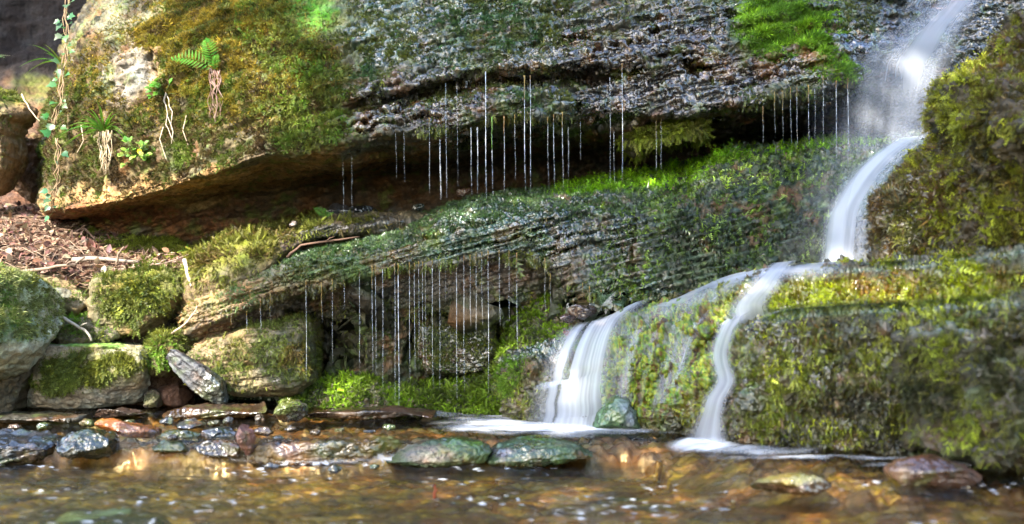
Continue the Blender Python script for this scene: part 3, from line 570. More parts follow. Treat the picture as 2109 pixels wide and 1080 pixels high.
bedding(ML, sstep(750, 1000, pxl) * sstep(1420, 1250, pxl) * sstep(.56, .5, ML.v), .013, 15, .24, 5); bedding(ML, und, .030, 36, .26, 6, .22); crack(ML, [([(600,650),(655,690),(650,770)],30,3),([(690,660),(708,710),(700,790)],34,8),([(835,668),(930,655),(1040,652)],16,4),([(850,660),(845,760)],16,6),([(1020,665),(1030,760)],18,6),([(720,620),(780,610)],10,4),([(880,775),(1000,785)],18,6),([(1160,640),(1260,650),(1400,640)],12,4)], .035, seed=57)
rt = sstep(1120, 1350, pxl) * sstep(.56, .48, ML.v)
ML.P += ML.N * (rt * .04 * fbm(ML.P, 20, 4, 55, 'b', sc=(1, 1, .6)))[:, None]
ml2 = sstep(700, 900, pxl) * sstep(.56, .5, ML.v)
ML.P += ML.N * (ml2 * (.020 * fbm(ML.P, 26, 4, 58, 'b', sc=(.8, .8, 1.2), gain=.65)))[:, None]
ML.N = normals(ML.P, ML.F)
if ML.N[:, 1].mean() > 0: ML.N = -ML.N
paint(ML, (.06, .105, .055), .75, [
    (460, 620, 120, 70, -20, (.26, .16, .075), 1, .1), (600, 580, 90, 40, -15, (.17, .13, .06), .7, .4), (700, 545, 130, 26, -8, (.07, .13, .035), .8, .6), (880, 500, 90, 40, -12, (.085, .14, .08), .8, .8),
    (880, 490, 40, 22, -30, (.16, .11, .02), .8, .8), (830, 525, 40, 16, 0, (.22, .11, .025), .7, .8), (900, 480, 30, 14, -10, (.14, .20, .02), .8, .7),
    (1080, 450, 140, 50, -5, (.06, .125, .06), .8, .9), (1230, 470, 150, 70, 0, (.05, .075, .07), .8, 1), (1200, 400, 230, 10, -2, (.12, .14, .15), .7, 1), (1330, 380, 130, 16, -8, (.10, .20, .02), 1, .2),
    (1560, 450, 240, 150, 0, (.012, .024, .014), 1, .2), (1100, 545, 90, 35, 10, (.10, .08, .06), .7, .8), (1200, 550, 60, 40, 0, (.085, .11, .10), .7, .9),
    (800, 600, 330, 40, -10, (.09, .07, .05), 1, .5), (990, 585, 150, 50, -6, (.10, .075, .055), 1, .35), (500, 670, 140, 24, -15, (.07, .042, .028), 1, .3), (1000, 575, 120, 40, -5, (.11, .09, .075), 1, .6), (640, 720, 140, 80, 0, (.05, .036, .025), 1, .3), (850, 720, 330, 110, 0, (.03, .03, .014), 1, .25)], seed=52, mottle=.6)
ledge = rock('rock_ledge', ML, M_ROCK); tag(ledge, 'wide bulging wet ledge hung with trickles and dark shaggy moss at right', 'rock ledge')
okl = (ML.N[:, 2] > -.45)
moss('moss_skin', ML, ledge, 60000, D(ML, [(1000, 470, 330, 75, -8, 1), (760, 530, 200, 50, -12, 1), (1230, 480, 190, 120, 0, .9), (1150, 560, 80, 40, 0, .7)], warp=30, seed=59) * okl * (ML.v < .53), .0065, [(.03, .05, .02), (.05, .11, .03), (.07, .15, .03), (.11, .19, .05), (.09, .14, .09)], T_CUSH, .6, .4, mat=M_WETMOSS, seed=59, clump=22, thresh=.36)
moss('moss', ML, ledge, 20000, D(ML, [(700, 545, 110, 26, -8, 1), (620, 560, 60, 26, -10, .9), (860, 510, 100, 36, -10, .5), (470, 620, 120, 55, -20, .9), (1080, 450, 150, 50, 0, .3), (1150, 540, 80, 40, 0, .3), (1240, 460, 150, 70, 0, .16)], warp=30, seed=53) * okl, .0105, [BROWNM, OLIVE, (.08, .14, .03), (.10, .17, .035)], T_FROND_S, .4, .6, mat=M_WETMOSS, seed=53, clump=20)
moss('hanging_moss', ML, ledge, 46000, D(ML, [(1560, 450, 270, 170, 0, 1), (1360, 520, 120, 110, 0, .8), (1740, 380, 110, 120, 0, 1), (1330, 570, 160, 50, 0, .9)], warp=30, seed=54) * okl, .0185, [(.012, .022, .008), (.03, .055, .010), (.07, .13, .012), (.13, .22, .02), (.22, .33, .04)], T_FROND_S, .30, .75, mat=M_WETMOSS, seed=54, clump=17, thresh=.30)
moss('bright_moss', ML, ledge, 24000, D(ML, [(1340, 372, 160, 24, -8, 1), (1230, 388, 90, 14, -3, .9), (1480, 345, 70, 26, -20, 1), (1600, 326, 130, 18, -4, .9), (1740, 304, 90, 16, 0, .7)], warp=12, seed=56) * (ML.v < .45) * okl, .021, [(.09, .22, .006), (.15, .34, .008), (.24, .46, .012)], T_FROND_S, .9, .1, seed=56, jit=.5)
moss('recess_moss', ML, ledge, 36000, D(ML, [(770, 680, 90, 70, 0, .9), (740, 610, 70, 30, 0, .5), (960, 690, 140, 80, 0, 1), (880, 640, 60, 40, 0, .6), (1090, 660, 50, 60, 0, .8), (640, 640, 60, 30, 0, .3), (1250, 640, 100, 30, 0, .5)], warp=30, seed=57) * sstep(.5, .6, ML.v), .014, [DARKG, OLIVE, (.10, .15, .025)], T_FROND_S, .3, .8, seed=57)

lipy = np.interp(pxl, [372,400,480,560,650,740,820,930,1060,1130,1160,1200,1300,1420,1600,1760], [690,676,646,616,588,568,554,541,528,540,574,604,622,606,604,594])
pxl, pyl = pxy(ML.P)
moss('fringe_moss', ML, ledge, 2200, sstep(16, 4, np.abs(pyl - lipy)) * (pxl > 540) * (pxl < 1700) * (ML.v > .4) * (ML.v < .66), .017, [(.06, .06, .012), (.12, .11, .02), (.10, .16, .015), (.18, .20, .03)], T_FROND_S, .05, 1.0, mat=M_WETMOSS, seed=58, clump=16, thresh=.55, jit=.25)
wall_block('mossy_block', 'rounded mossy sandstone block low in the recess beside the leaning stone', 'rock', [(385,730),(395,708),(450,690),(520,672),(580,655),(630,650),(660,662),(662,720),(655,780),(610,805),(520,812),(450,808),(400,790)], 4.02, .20, .3, 4, (.16, .125, .065), .2, [(600, 730, 70, 70, 0, (.07, .08, .05), .8, .6), (420, 730, 40, 40, 0, (.23, .16, .09), .8, .1)], 60, fac=3, n=260, rings=90,
           cnt=13000, dens=[(520, 740, 130, 70, -8, .8), (600, 720, 60, 70, 0, .6)], msz=.015, mcols=[BROWNM, OLIVE, (.10, .13, .03), (.13, .17, .035)], strata=.008)
wall_block('wet_block', 'square wet rock with mossy top standing behind the trickles in the recess', 'rock', [(862,668),(935,664),(1012,668),(1018,720),(1010,765),(960,775),(880,770),(858,730)], 4.02, .1, .2, 6, (.07, .065, .05), .8, [(930, 690, 80, 20, 0, (.09, .10, .09), .8, .9), (900, 735, 40, 20, 0, (.12, .06, .03), .7, .7)], 61, fac=0, cnt=8000, dens=[(940, 715, 95, 70, 0, 1)], tm=T_CUSH, msz=.010, mcols=[DARKG, OLIVE, (.10, .13, .05)], mmat=M_WETMOSS)
MF = loft([[(560,815,4.2),(640,790,4.25),(720,785,4.25),(820,790,4.2),(950,790,4.2),(1080,770,4.15),(1140,640,4.1),(1180,600,4.05)],[(565,820,4.1),(640,780,4.1),(720,760,4.1),(800,785,4.08),(900,790,4.08),(980,780,4.05),(1040,690,3.98),(1110,625,3.92),(1190,610,3.9)],[(570,830,4.0),(640,800,3.98),(720,785,3.97),(800,805,3.98),(900,815,3.97),(980,800,3.92),(1040,740,3.88),(1120,680,3.84),(1200,640,3.8)],[(575,845,3.95),(640,838,3.92),(720,830,3.9),(800,838,3.92),(900,845,3.9),(980,845,3.85),(1045,830,3.82),(1120,780,3.78),(1200,720,3.75)],[(575,870,3.94),(640,870,3.9),(720,870,3.88),(900,880,3.87),(1045,880,3.8),(1200,880,3.75)]], 420, 200)
roughen(MF, .03, 0, .016, .004, seed=62, lump=.02)
paint(MF, (.05, .055, .022), .4, [(760, 835, 130, 16, 0, (.13, .09, .05), .9, .7), (1190, 640, 70, 60, 0, (.11, .085, .05), .8, .5)], seed=62, warp=20)
mf = rock('mossy_bank', MF, M_SOIL); tag(mf, 'low bank of bright green moss at the foot of the wall', 'mossy bank', kind='structure')
moss('moss', MF, mf, 36000, D(MF, [(720, 800, 100, 40, 0, 1), (900, 820, 140, 40, 0, .8), (1080, 720, 110, 120, -30, 1), (640, 820, 60, 20, 0, .6), (1000, 830, 60, 40, 0, .7)], warp=25, seed=62, base=.1), .016, [(.05, .08, .01), (.10, .15, .012), (.14, .25, .012), (.20, .33, .015)], T_FROND, .55, .45, seed=62, jit=.5)
o = wall_block('mossy_rock', 'shaggy moss clump hanging under the right part of the overhang', 'rock', [(1290,262),(1350,248),(1420,240),(1475,238),(1480,262),(1460,290),(1400,290),(1330,300),(1300,330),(1285,300)], 3.98, .09, .2, 3, (.05, .04, .025), .4, [], 64, cnt=9000, dens=[(1390, 280, 120, 60, 0, 1)], msz=.026, mcols=[(.08, .11, .015), (.16, .16, .04), (.18, .22, .02), (.24, .32, .04)], tm=T_FROND, up=.2, hang=.9)
# ------------------------------------------------------------------ the tiered cascade rock at the right
C_LINES = [
    [(1060,725,4.1),(1180,690,4.1),(1260,662,4.05),(1400,622,4.0),(1450,600,3.95),(1550,572,3.9),(1700,556,3.8),(1900,545,3.6),(2120,512,3.5),(2400,480,3.4)],
    [(1040,740,3.80),(1070,733,3.72),(1150,711,3.67),(1260,680,3.62),(1320,650,3.57),(1400,628,3.52),(1450,604,3.47),(1520,578,3.37),(1600,566,3.27),(1700,557,3.16),(1900,546,3.04),(2120,512,2.84),(2400,490,2.69)],
    [(1036,746,3.75),(1068,741,3.66),(1150,718,3.61),(1260,688,3.56),(1320,660,3.51),(1400,638,3.46),(1450,613,3.41),(1520,586,3.31),(1600,573,3.21),(1700,564,3.10),(1900,553,2.98),(2120,520,2.78),(2400,500,2.64)],
    [(1030,772,3.74),(1065,768,3.60),(1150,750,3.55),(1260,722,3.49),(1330,698,3.43),(1400,675,3.37),(1480,640,3.26),(1560,606,3.15),(1700,594,3.05),(1900,582,2.92),(2120,556,2.73),(2400,550,2.6)],
    [(1030,795,3.75),(1065,795,3.60),(1150,780,3.53),(1260,752,3.46),(1330,735,3.39),(1400,715,3.33),(1480,670,3.22),(1560,634,3.12),(1620,626,3.09),(1700,622,3.04),(1900,610,2.92),(2120,592,2.73),(2400,580,2.6)],
    [(1031,806,3.76),(1066,808,3.60),(1150,795,3.53),(1260,770,3.45),(1330,752,3.38),(1400,735,3.31),(1480,690,3.24),(1560,648,3.19),(1620,638,3.20),(1700,634,3.17),(1900,623,3.05),(2120,608,2.86),(2400,600,2.65)],
    [(1032,815,3.77),(1066,818,3.60),(1150,808,3.52),(1260,790,3.44),(1330,775,3.37),(1400,758,3.29),(1480,706,3.21),(1560,660,3.10),(1620,644,3.03),(1700,639,2.98),(1900,629,2.85),(2120,616,2.66),(2400,606,2.54)],
    [(1034,828,3.77),(1066,830,3.61),(1150,826,3.52),(1260,815,3.43),(1330,802,3.37),(1400,785,3.26),(1480,730,3.17),(1560,682,3.02),(1620,656,2.92),(1700,648,2.86),(1900,638,2.74),(2120,626,2.56),(2400,616,2.45)],
    [(1036,842,3.77),(1068,845,3.62),(1150,846,3.54),(1260,842,3.45),(1330,832,3.38),(1400,818,3.22),(1480,780,3.11),(1560,740,2.96),(1620,715,2.88),(1700,690,2.82),(1900,680,2.70),(2120,670,2.52),(2400,660,2.42)],
    [(1040,852,3.77),(1070,858,3.63),(1150,866,3.56),(1260,868,3.46),(1330,862,3.36),(1400,856,3.22),(1480,845,3.06),(1560,830,2.94),(1700,810,2.84),(1900,800,2.70),(2120,800,2.52),(2400,800,2.4)],
    [(1042,880,3.80),(1070,885,3.66),(1150,895,3.58),(1260,900,3.48),(1330,905,3.38),(1400,915,3.26),(1480,925,3.10),(1560,940,2.97),(1700,960,2.88),(1900,985,2.74),(2120,1010,2.55),(2400,1040,2.4)]]
CS = loft(C_LINES, 900, 520)                                       # kept smooth: the water films follow it
CR = loft(C_LINES, 900, 520)
roughen(CR, .012, .004, .015, .004, dip=.1, seed=70, lump=.026)
CR.P += CR.N * (.012 * fbm(CR.P, 30, 3, 79, 'b', sc=(1.5, 1.5, .45)))[:, None]
CR.N = normals(CR.P, CR.F)
if CR.N[:, 1].mean() > 0: CR.N = -CR.N
paint(CR, (.05, .05, .022), .5, [
    (1330, 720, 130, 70, -20, (.09, .15, .02), .9, .7), (1480, 640, 90, 60, -30, (.13, .18, .02), .9, .6), (1700, 600, 220, 40, -5, (.26, .25, .02), .9, .6), (1920, 590, 160, 40, -5, (.22, .20, .03), .85, .6),
    (1440, 720, 70, 60, 0, (.20, .15, .02), .8, .6), (1300, 770, 80, 50, 0, (.12, .085, .02), .8, .7), (1420, 800, 80, 40, 0, (.16, .12, .02), .8, .6), (1180, 690, 120, 26, -20, (.06, .12, .08), 1, .9), (1090, 800, 60, 50, 0, (.11, .085, .03), .8, .6),
    (1640, 760, 90, 90, 0, (.10, .09, .035), .8, .6), (1800, 760, 190, 100, 0, (.075, .08, .06), .8, .75), (1980, 800, 130, 120, 0, (.045, .045, .015), .8, .2), (1700, 870, 200, 40, 0, (.08, .08, .03), .7, .5), (1540, 640, 30, 50, 20, (.12, .13, .17), .8, .9), (1480, 790, 40, 50, 0, (.03, .018, .010), .9, .8)], seed=70, warp=25, mottle=.6)
st = fbm(CR.P, 26, 3, 77, sc=(1.6, 1.6, .25))
pc, qc = pxy(CR.P); alg = blob(pc, qc, 1350, 725, 190, 130, -25, .3)
rimw = np.maximum(sstep(.05, .0, np.abs(qc - np.interp(pc, [1036,1150,1260,1400,1520,1600,1700,1900,2120], [743,715,684,633,582,570,560,549,516])) / 160), .8 * sstep(.06, 0, np.abs(qc - np.interp(pc, [1560,1620,1700,1900,2120], [682,655,646,636,624])) / 160) * (pc > 1590))
CR.col = CR.col * (1 - .6 * rimw[:, None]) + np.array([.07, .11, .06]) * .6 * rimw[:, None]; CR.wet = np.maximum(CR.wet, rimw)
sp_ = np.array([[.018, .012, .004], [.12, .055, .006], [.05, .12, .006], [.24, .24, .008], [.06, .17, .010], [.03, .02, .006], [.10, .12, .08]])
kx = np.clip((.5 + 1.9 * fbm(CR.P, 15, 4, 78, sc=(2.4, 2.4, .28), gain=.6)) * 6, 0, 5.99); ki = kx.astype(int); kf = (kx - ki)[:, None]
strk = sp_[ki] * (1 - kf) + sp_[np.minimum(ki + 1, 6)] * kf
CR.col = CR.col * (1 - alg[:, None]) + strk * alg[:, None]; CR.wet = CR.wet * (1 - alg) + .4 * alg
CR.col = np.clip(CR.col * (1 + (alg * .6 * st)[:, None]), .004, .6)
casc = rock('cascade_rock', CR, M_ROCK); attr(casc.data, 'flow', np.round(alg)); tag(casc, 'stepped algae covered rock at right with water sliding over its rims', 'cascade rock')
YG = [(.16, .085, .008), (.14, .17, .006), (.28, .32, .008), (.42, .48, .010)]
moss('moss', CR, casc, 26000, D(CR, [(1700, 600, 260, 40, -5, 1), (1950, 580, 160, 50, -5, .9), (1430, 820, 70, 40, -10, .8), (1640, 720, 100, 60, 0, .5), (1800, 880, 250, 40, 0, .4)], warp=25, seed=71) * (1 - .92 * rimw) * (1 - .95 * alg), .0135, YG, T_FROND_S, .4, .7, mat=M_WETMOSS, seed=71, clump=15, thresh=.36)
moss('dark_moss', CR, casc, 26000, D(CR, [(1750, 790, 240, 140, 0, .7), (2000, 780, 180, 180, 0, 1), (1600, 830, 80, 80, 0, .6), (1090, 800, 60, 60, 0, .6)], warp=30, seed=72) * (1 - .92 * rimw), .0135, [(.015, .015, .006), (.04, .045, .008), (.09, .065, .010), (.08, .12, .012), (.18, .22, .014), (.30, .33, .04)], T_FROND_S, .4, .7, mat=M_WETMOSS, seed=72, clump=20, thresh=.46)
moss('bright_moss', CR, casc, 3500, D(CR, [(1045, 775, 36, 40, 0, 1), (1090, 740, 20, 14, 0, .4)], warp=10, seed=73), .016, [GREEN, (.12, .20, .02), (.16, .26, .02)], T_FROND_S, .6, .4, seed=73, jit=.5)

wall_block('algae_dome', 'small rounded stone draped in green algae at the foot of the broad fall', 'stone', [(1222,880),(1230,850),(1250,825),(1272,814),(1295,822),(1310,850),(1318,884)], 3.42, .08, .1, 2.2, (.085, .17, .05), .8, [(1300, 840, 20, 40, 0, (.22, .24, .26), .8, .9)], 74, fac=0, strata=0, chunk=.003, n=120, rings=36, amp=.008)

nr = wall_block('mossy_boulder', 'small mossy boulder with a level top at the right edge beside the cascade', 'boulder', [(1885,700),(1900,668),(1960,652),(2060,640),(2200,636),(2260,760),(2250,1010),(2050,1000),(1960,975),(1905,930),(1890,820)], 2.62, .18, .35, 4, (.035, .032, .016), .3, [(2000, 670, 130, 18, -3, (.11, .12, .10), .8, .8)], 76, amp=.025, lump=.025, n=260, rings=90,
                cnt=8000, dens=[(2040, 800, 170, 150, 0, .9), (1920, 760, 50, 90, 0, .7)], msz=.018, mcols=[(.02, .025, .006), (.05, .045, .012), OLIVE, (.13, .16, .012), (.20, .25, .02)], tm=T_FROND_S)
RL = [[(2085,50,3.5),(2100,40,3.2),(2160,0,3.0),(2500,-120,2.9)],[(2050,95,3.5),(2068,85,3.2),(2130,60,2.95),(2500,0,2.8)],[(2025,140,3.5),(2045,135,3.18),(2110,125,2.9),(2500,100,2.7)],[(1940,180,3.55),(1965,180,3.2),(2030,188,2.98),(2120,200,2.82),(2500,200,2.65)],
      [(1918,235,3.5),(1940,238,3.15),(2010,255,2.95),(2120,270,2.76),(2500,280,2.6)],[(1925,285,3.5),(1945,290,3.2),(2010,300,3.0),(2120,320,2.78),(2500,330,2.6)],[(1860,345,3.6),(1885,340,3.3),(1960,345,3.08),(2120,370,2.80),(2500,380,2.6)],[(1805,405,3.6),(1828,400,3.32),(1930,405,3.1),(2120,430,2.84),(2500,440,2.6)],
      [(1795,460,3.6),(1812,460,3.3),(1930,470,3.08),(2120,480,2.84),(2500,490,2.6)],[(1795,560,3.6),(1815,565,3.3),(1930,560,3.1),(2120,530,2.88),(2500,530,2.6)]]
RK = loft(RL, 300, 420)
roughen(RK, .03, .006, .014, .003, dip=0, seed=80, lump=.03)
paint(RK, (.04, .03, .012), .35, [(2070, 120, 50, 60, 0, (.09, .06, .04), .8, .5), (1870, 450, 80, 90, 0, (.13, .09, .02), .9, .7), (1900, 480, 60, 60, 0, (.10, .11, .10), .6, .8)], seed=80, warp=20)
rk = rock('mossy_boulder', RK, M_ROCK); tag(rk, 'tall mossy boulder at the upper right beside the upper waterfall', 'boulder')
moss('moss', RK, rk, 15000, D(RK, [(2040, 300, 160, 300, 0, .9), (1960, 200, 60, 40, 0, .8), (1870, 440, 70, 100, 0, .35)], warp=30, seed=81), .021, [(.02, .022, .006), (.10, .07, .012), OLIVE, (.19, .20, .012), (.27, .31, .02)], T_FROND_S, .45, .65, seed=81, clump=12, jit=.45)
moss('brown_moss', RK, rk, 6000, D(RK, [(1880, 450, 90, 90, 0, 1), (2070, 130, 50, 60, 0, .7), (1980, 360, 90, 60, 0, .5)], warp=30, seed=82), .016, [(.07, .04, .015), (.15, .09, .02), (.12, .12, .08), OLIVE], T_CUSH, .5, .6, mat=M_WETMOSS, seed=82, clump=18)

HP_LINES = [[(1770,330,4.0),(1850,300,3.95),(1950,290,3.9)],[(1745,362,3.72),(1830,318,3.62),(1945,300,3.5)],[(1712,430,3.66),(1780,390,3.52),(1880,360,3.42)],[(1695,490,3.64),(1750,470,3.48),(1840,450,3.38)],[(1686,560,3.62),(1740,560,3.46),(1830,560,3.36)],[(1684,590,3.62),(1740,590,3.46),(1830,590,3.36)]]
HP = loft(HP_LINES, 160, 160); HS = loft(HP_LINES, 160, 160)
roughen(HP, .012, .004, .006, .002, seed=84); paint(HP, (.085, .13, .075), .85, [(1760, 500, 30, 60, 0, (.10, .09, .07), .8, .8)], seed=84)
o = rock('hump_rock', HP, M_ROCK); tag(o, 'rounded rock hump the upper waterfall runs over, left of the tall boulder', 'rock')

# ------------------------------------------------------------------ water: falls
def veil(name, label, P, dens, nu, nv, group=None):
    me = raw_mesh(name, P.reshape(-1, 3), grid_faces(nv, nu), 4); attr(me, 'dens', np.clip(dens.ravel(), 0, 1))
    o = link(name, me, M_VEIL); tag(o, label, 'waterfall', group); return o
def streak(nu, nv, fu=9, fv=1.0, seed=0, o=4):
    u = np.linspace(0, 1, nu); v = np.linspace(0, 1, nv); U, V = np.meshgrid(u, v)
    return fbm(np.c_[U.ravel() * fu, V.ravel() * fv, np.full(U.size, seed * 3.1)], 1.0, o, seed).reshape(nv, nu), U, V
def film(S, nu0, nv0, path, width, off, n=70, y0=None, y1=None):
    """a film of water laid over a smooth rock along a path; path rows (photo row, column), width rows (photo row, half width)"""
    G = S.P.reshape(nv0, nu0, 3); NN = S.N.reshape(nv0, nu0, 3)
    pa = np.array(path, float); wa = np.array(width, float); rows = []
    for r in range(nv0):
        g = G[r]; x, y = pxy(g); yy = np.clip(y, pa[0, 0], pa[-1, 0]); cen = hermite(pa[:, 0], pa[:, 1], yy); hw = np.interp(y, wa[:, 0], wa[:, 1])
        t = (x - cen) / hw
        if t.min() > -1 or t.max() < 1: continue
        tt = np.linspace(-1, 1, n); ui = np.interp(tt, t, np.arange(nu0)); k = ui.astype(int).clip(0, nu0 - 2); f = (ui - k)[:, None]
        p = g[k] * (1 - f) + g[k+1] * f; nrm = NN[r][k]
        y = np.interp(ui, np.arange(nu0), y)
        if y0 is not None and (y.mean() < y0 or y.mean() > y1): continue
        rows.append(p + nrm * off)
    return np.array(rows)
V1 = loft([[(1880,-40,4.20),(2070,-40,4.22)],[(1840,10,4.10),(2040,10,4.14)],[(1790,60,3.98),(2005,60,4.05)],[(1755,105,3.88),(1985,105,4.0)],[(1735,132,3.86),(1970,132,3.97)],[(1728,180,3.85),(1962,180,3.93)],[(1722,250,3.84),(1950,250,3.90)],[(1715,325,3.82),(1938,325,3.86)]], 150, 160)
s_, U, V = streak(150, 160, 11, 1.3, 3); s2, _, _ = streak(150, 160, 26, .5, 5, 2)
sg = .17 + .22 * V; core = np.exp(-((U - .60 - .05 * np.sin(V * 4 + 1)) / sg) ** 2)
dn = (core * (1.0 - .42 * sstep(.45, 1, V)) + .30 + .10 * V + s_ * .65 + s2 * .25) * sstep(0, .25, U) * sstep(1, .75, U) * (.62 - .22 * sstep(.55, 1, V)) * sstep(0, .1, V)
veil('waterfall', 'tall misty waterfall streaming over rock with a painted blue sheen at the upper right', V1.P, np.clip(dn * .58, 0, .46), 150, 160)
P = film(HS, 160, 160, [(300,1888),(340,1836),(400,1788),(450,1764),(560,1752)], [(300,46),(340,52),(400,56),(450,60),(560,62)], .03, 80)
nv = len(P); s_, U, V = streak(80, nv, 7, 1.2, 8)
dn = (np.exp(-((U - .30) / .24) ** 2) * .85 + .30 + s_ * .8) * sstep(0, .34, U) * sstep(1, .6, U) * .85 * sstep(0, .15, V)
veil('waterfall', 'white chute of water curving down the rounded hump rock', P, np.clip(dn * .85, 0, .75), 80, nv)
VM = loft([[(1700,90,3.74),(1980,90,3.8)],[(1665,200,3.70),(1965,200,3.72)],[(1640,330,3.62),(1930,330,3.56)],[(1610,450,3.52),(1850,450,3.42)],[(1560,575,3.44),(1790,575,3.36)]], 90, 130)
s_, U, V = streak(90, 130, 3, 1.2, 31, 3)
dn = (.10 + s_ * .26) * sstep(0, .5, U) * sstep(1, .6, U) * sstep(0, .25, V) * sstep(1, .75, V)
veil('mist', 'thin mist of spray hanging around the upper waterfall and the chute', VM.P, np.clip(dn, 0, .2), 90, 130)
P = film(CS, 900, 520, [(650,1290),(680,1248),(720,1218),(780,1198),(840,1186),(900,1176)], [(650,60),(680,64),(720,74),(780,84),(840,94),(900,112)], .05, 120, 658, 888)
nv = len(P); s_, U, V = streak(120, nv, 6, .5, 12); s2, _, _ = streak(120, nv, 30, .4, 14, 2)
gap = np.exp(-((U - .42 + .12 * V) / .05) ** 2) * sstep(.2, .5, V)
dn = (.85 + s_ * 1.3 + s2 * .4 - gap * .75 + .4 * sstep(.6, 1, V)) * sstep(0, .42, U) * sstep(1, .62, U) * sstep(0, .25, V) * .84
veil('waterfall', 'broad white fall dropping off the left rim of the stepped rock into the pool', P, np.clip(dn, 0, .95), 120, nv)
P = film(CS, 900, 520, [(560,1620),(600,1585),(640,1548),(700,1512),(740,1502),(790,1512),(830,1490),(870,1476),(930,1462)], [(560,30),(600,36),(640,34),(700,28),(760,30),(800,28),(850,32),(890,50),(930,80)], .038, 60, 562, 922)
nv = len(P); s_, U, V = streak(60, nv, 4, 1.5, 16)
dn = (.66 + s_ * .7) * sstep(0, .45, U) * sstep(1, .6, U) * (.30 + .50 * sstep(.15, .45, V)) * sstep(0, .1, V)
veil('waterfall', 'narrow winding white fall down the middle of the stepped rock', P, np.clip(dn, 0, .9), 60, nv)
P = film(CS, 900, 520, [(600,1420),(640,1380),(700,1350),(780,1330),(840,1320)], [(600,110),(700,105),(840,95)], .012, 150, 585, 838)
nv = len(P); s_, U, V = streak(150, nv, 7, .5, 19, 4)
dn = (np.clip(.34 + s_ * 1.1, 0, 1) * sstep(0, .2, U) * sstep(1, .8, U) + sstep(.25, .0, V) * .4) * .62 * sstep(0, .1, V)
veil('water_film', 'thin streaked film of water over green algae right of the broad fall', P, np.clip(dn, 0, .6), 150, nv)
P = film(CS, 900, 520, [(520,1760),(600,1740),(660,1720)], [(520,300),(660,280)], .012, 200, 540, 600)
if len(P):
    nv = len(P); s_, U, V = streak(200, nv, 16, .4, 23, 3)
    dn = np.clip(.05 + s_ * .9, 0, 1) * sstep(0, .1, U) * sstep(1, .6, U) * .3 * sstep(0, .3, V) * sstep(1, .6, V)
    veil('water_film', 'glassy film of water sliding over the long upper rim of the stepped rock', P, np.clip(dn, 0, .5), 200, nv)

def sheet(name, label, x0, x1, v0, v1, off, fn):
    G = CS.P.reshape(520, 900, 3); NN = CS.N.reshape(520, 900, 3); r0, r1 = int(v0 * 519), int(v1 * 519)
    cx = CX + F * G[(r0 + r1) // 2, :, 0] / G[(r0 + r1) // 2, :, 1]; c0, c1 = np.searchsorted(cx, x0), np.searchsorted(cx, x1)
    P = G[r0:r1, c0:c1] + NN[r0:r1, c0:c1] * off; nv, nu = P.shape[:2]
    s_, U, V = streak(nu, nv, 2.5, 2.2, int(x0)); veil(name, label, P, fn(s_, U, V), nu, nv)
vr = [np.mean(CS.v[np.abs(pxy(CS.P)[1] - y) < 3][:]) for y in ()]
kk = np.abs(pxy(CS.P)[0] - 1550) < 4; q_ = pxy(CS.P)[1]; v_rim = float(CS.v[kk][np.argmin(np.abs(q_[kk] - 576))])
def film_material():
    m, nt, out = newmat('thin water film'); L = nt.links
    g = node(nt, 'ShaderNodeBsdfGlossy', Roughness=.08); t = node(nt, 'ShaderNodeBsdfTransparent'); t.inputs[0].default_value = (.62, .75, .58, 1)
    fr = node(nt, 'ShaderNodeFresnel', IOR=1.4); mx = node(nt, 'ShaderNodeMixShader'); L.new(fr.outputs[0], mx.inputs[0]); L.new(t.outputs[0], mx.inputs[1]); L.new(g.outputs[0], mx.inputs[2]); L.new(mx.outputs[0], out.inputs[0]); return m
M_FILM = film_material()
k2_ = np.abs(pxy(CS.P)[0] - 1800) < 4; v_low = float(CS.v[k2_][np.argmin(np.abs(q_[k2_] - 642))])
for lab_, xa, xb, va, vb, of in (('clear glossy film of water over the long upper rim of the stepped rock', 1440, 2105, v_rim - .10, v_rim + .012, .020), ('clear glossy film of water over the lower rim of the stepped rock', 1580, 2060, v_low - .05, v_low + .006, .022)):
    G = CS.P.reshape(520, 900, 3); NN = CS.N.reshape(520, 900, 3); r0, r1 = int(va * 519), int(vb * 519); cxx = CX + F * G[(r0 + r1) // 2, :, 0] / G[(r0 + r1) // 2, :, 1]; c0, c1 = np.searchsorted(cxx, xa), np.searchsorted(cxx, xb)
    Pf = G[r0:r1, c0:c1] + NN[r0:r1, c0:c1] * of; tag(link('water_film', raw_mesh('water_film', Pf.reshape(-1, 3), grid_faces(r1 - r0, c1 - c0), 4), M_FILM), lab_, 'water film')
sheet('water_film', 'pale sheet of water running left along the rim below the hump', 1290, 1770, v_rim - .16, v_rim + .07, .024, lambda s_, U, V: (.72 + s_ * 1.1) * sstep(0, .3, U) * sstep(1, .85, U) * sstep(0, .45, V) * sstep(1, .72, V) * .85)
sheet('water_film', 'teal tinged sheet of water feeding the broad fall from the left shelf', 1085, 1300, v_rim - .14, v_rim + .02, .022, lambda s_, U, V: (.3 + s_ * 1.2) * sstep(0, .25, U) * sstep(1, .8, U) * sstep(0, .5, V) * sstep(1, .8, V) * .45)

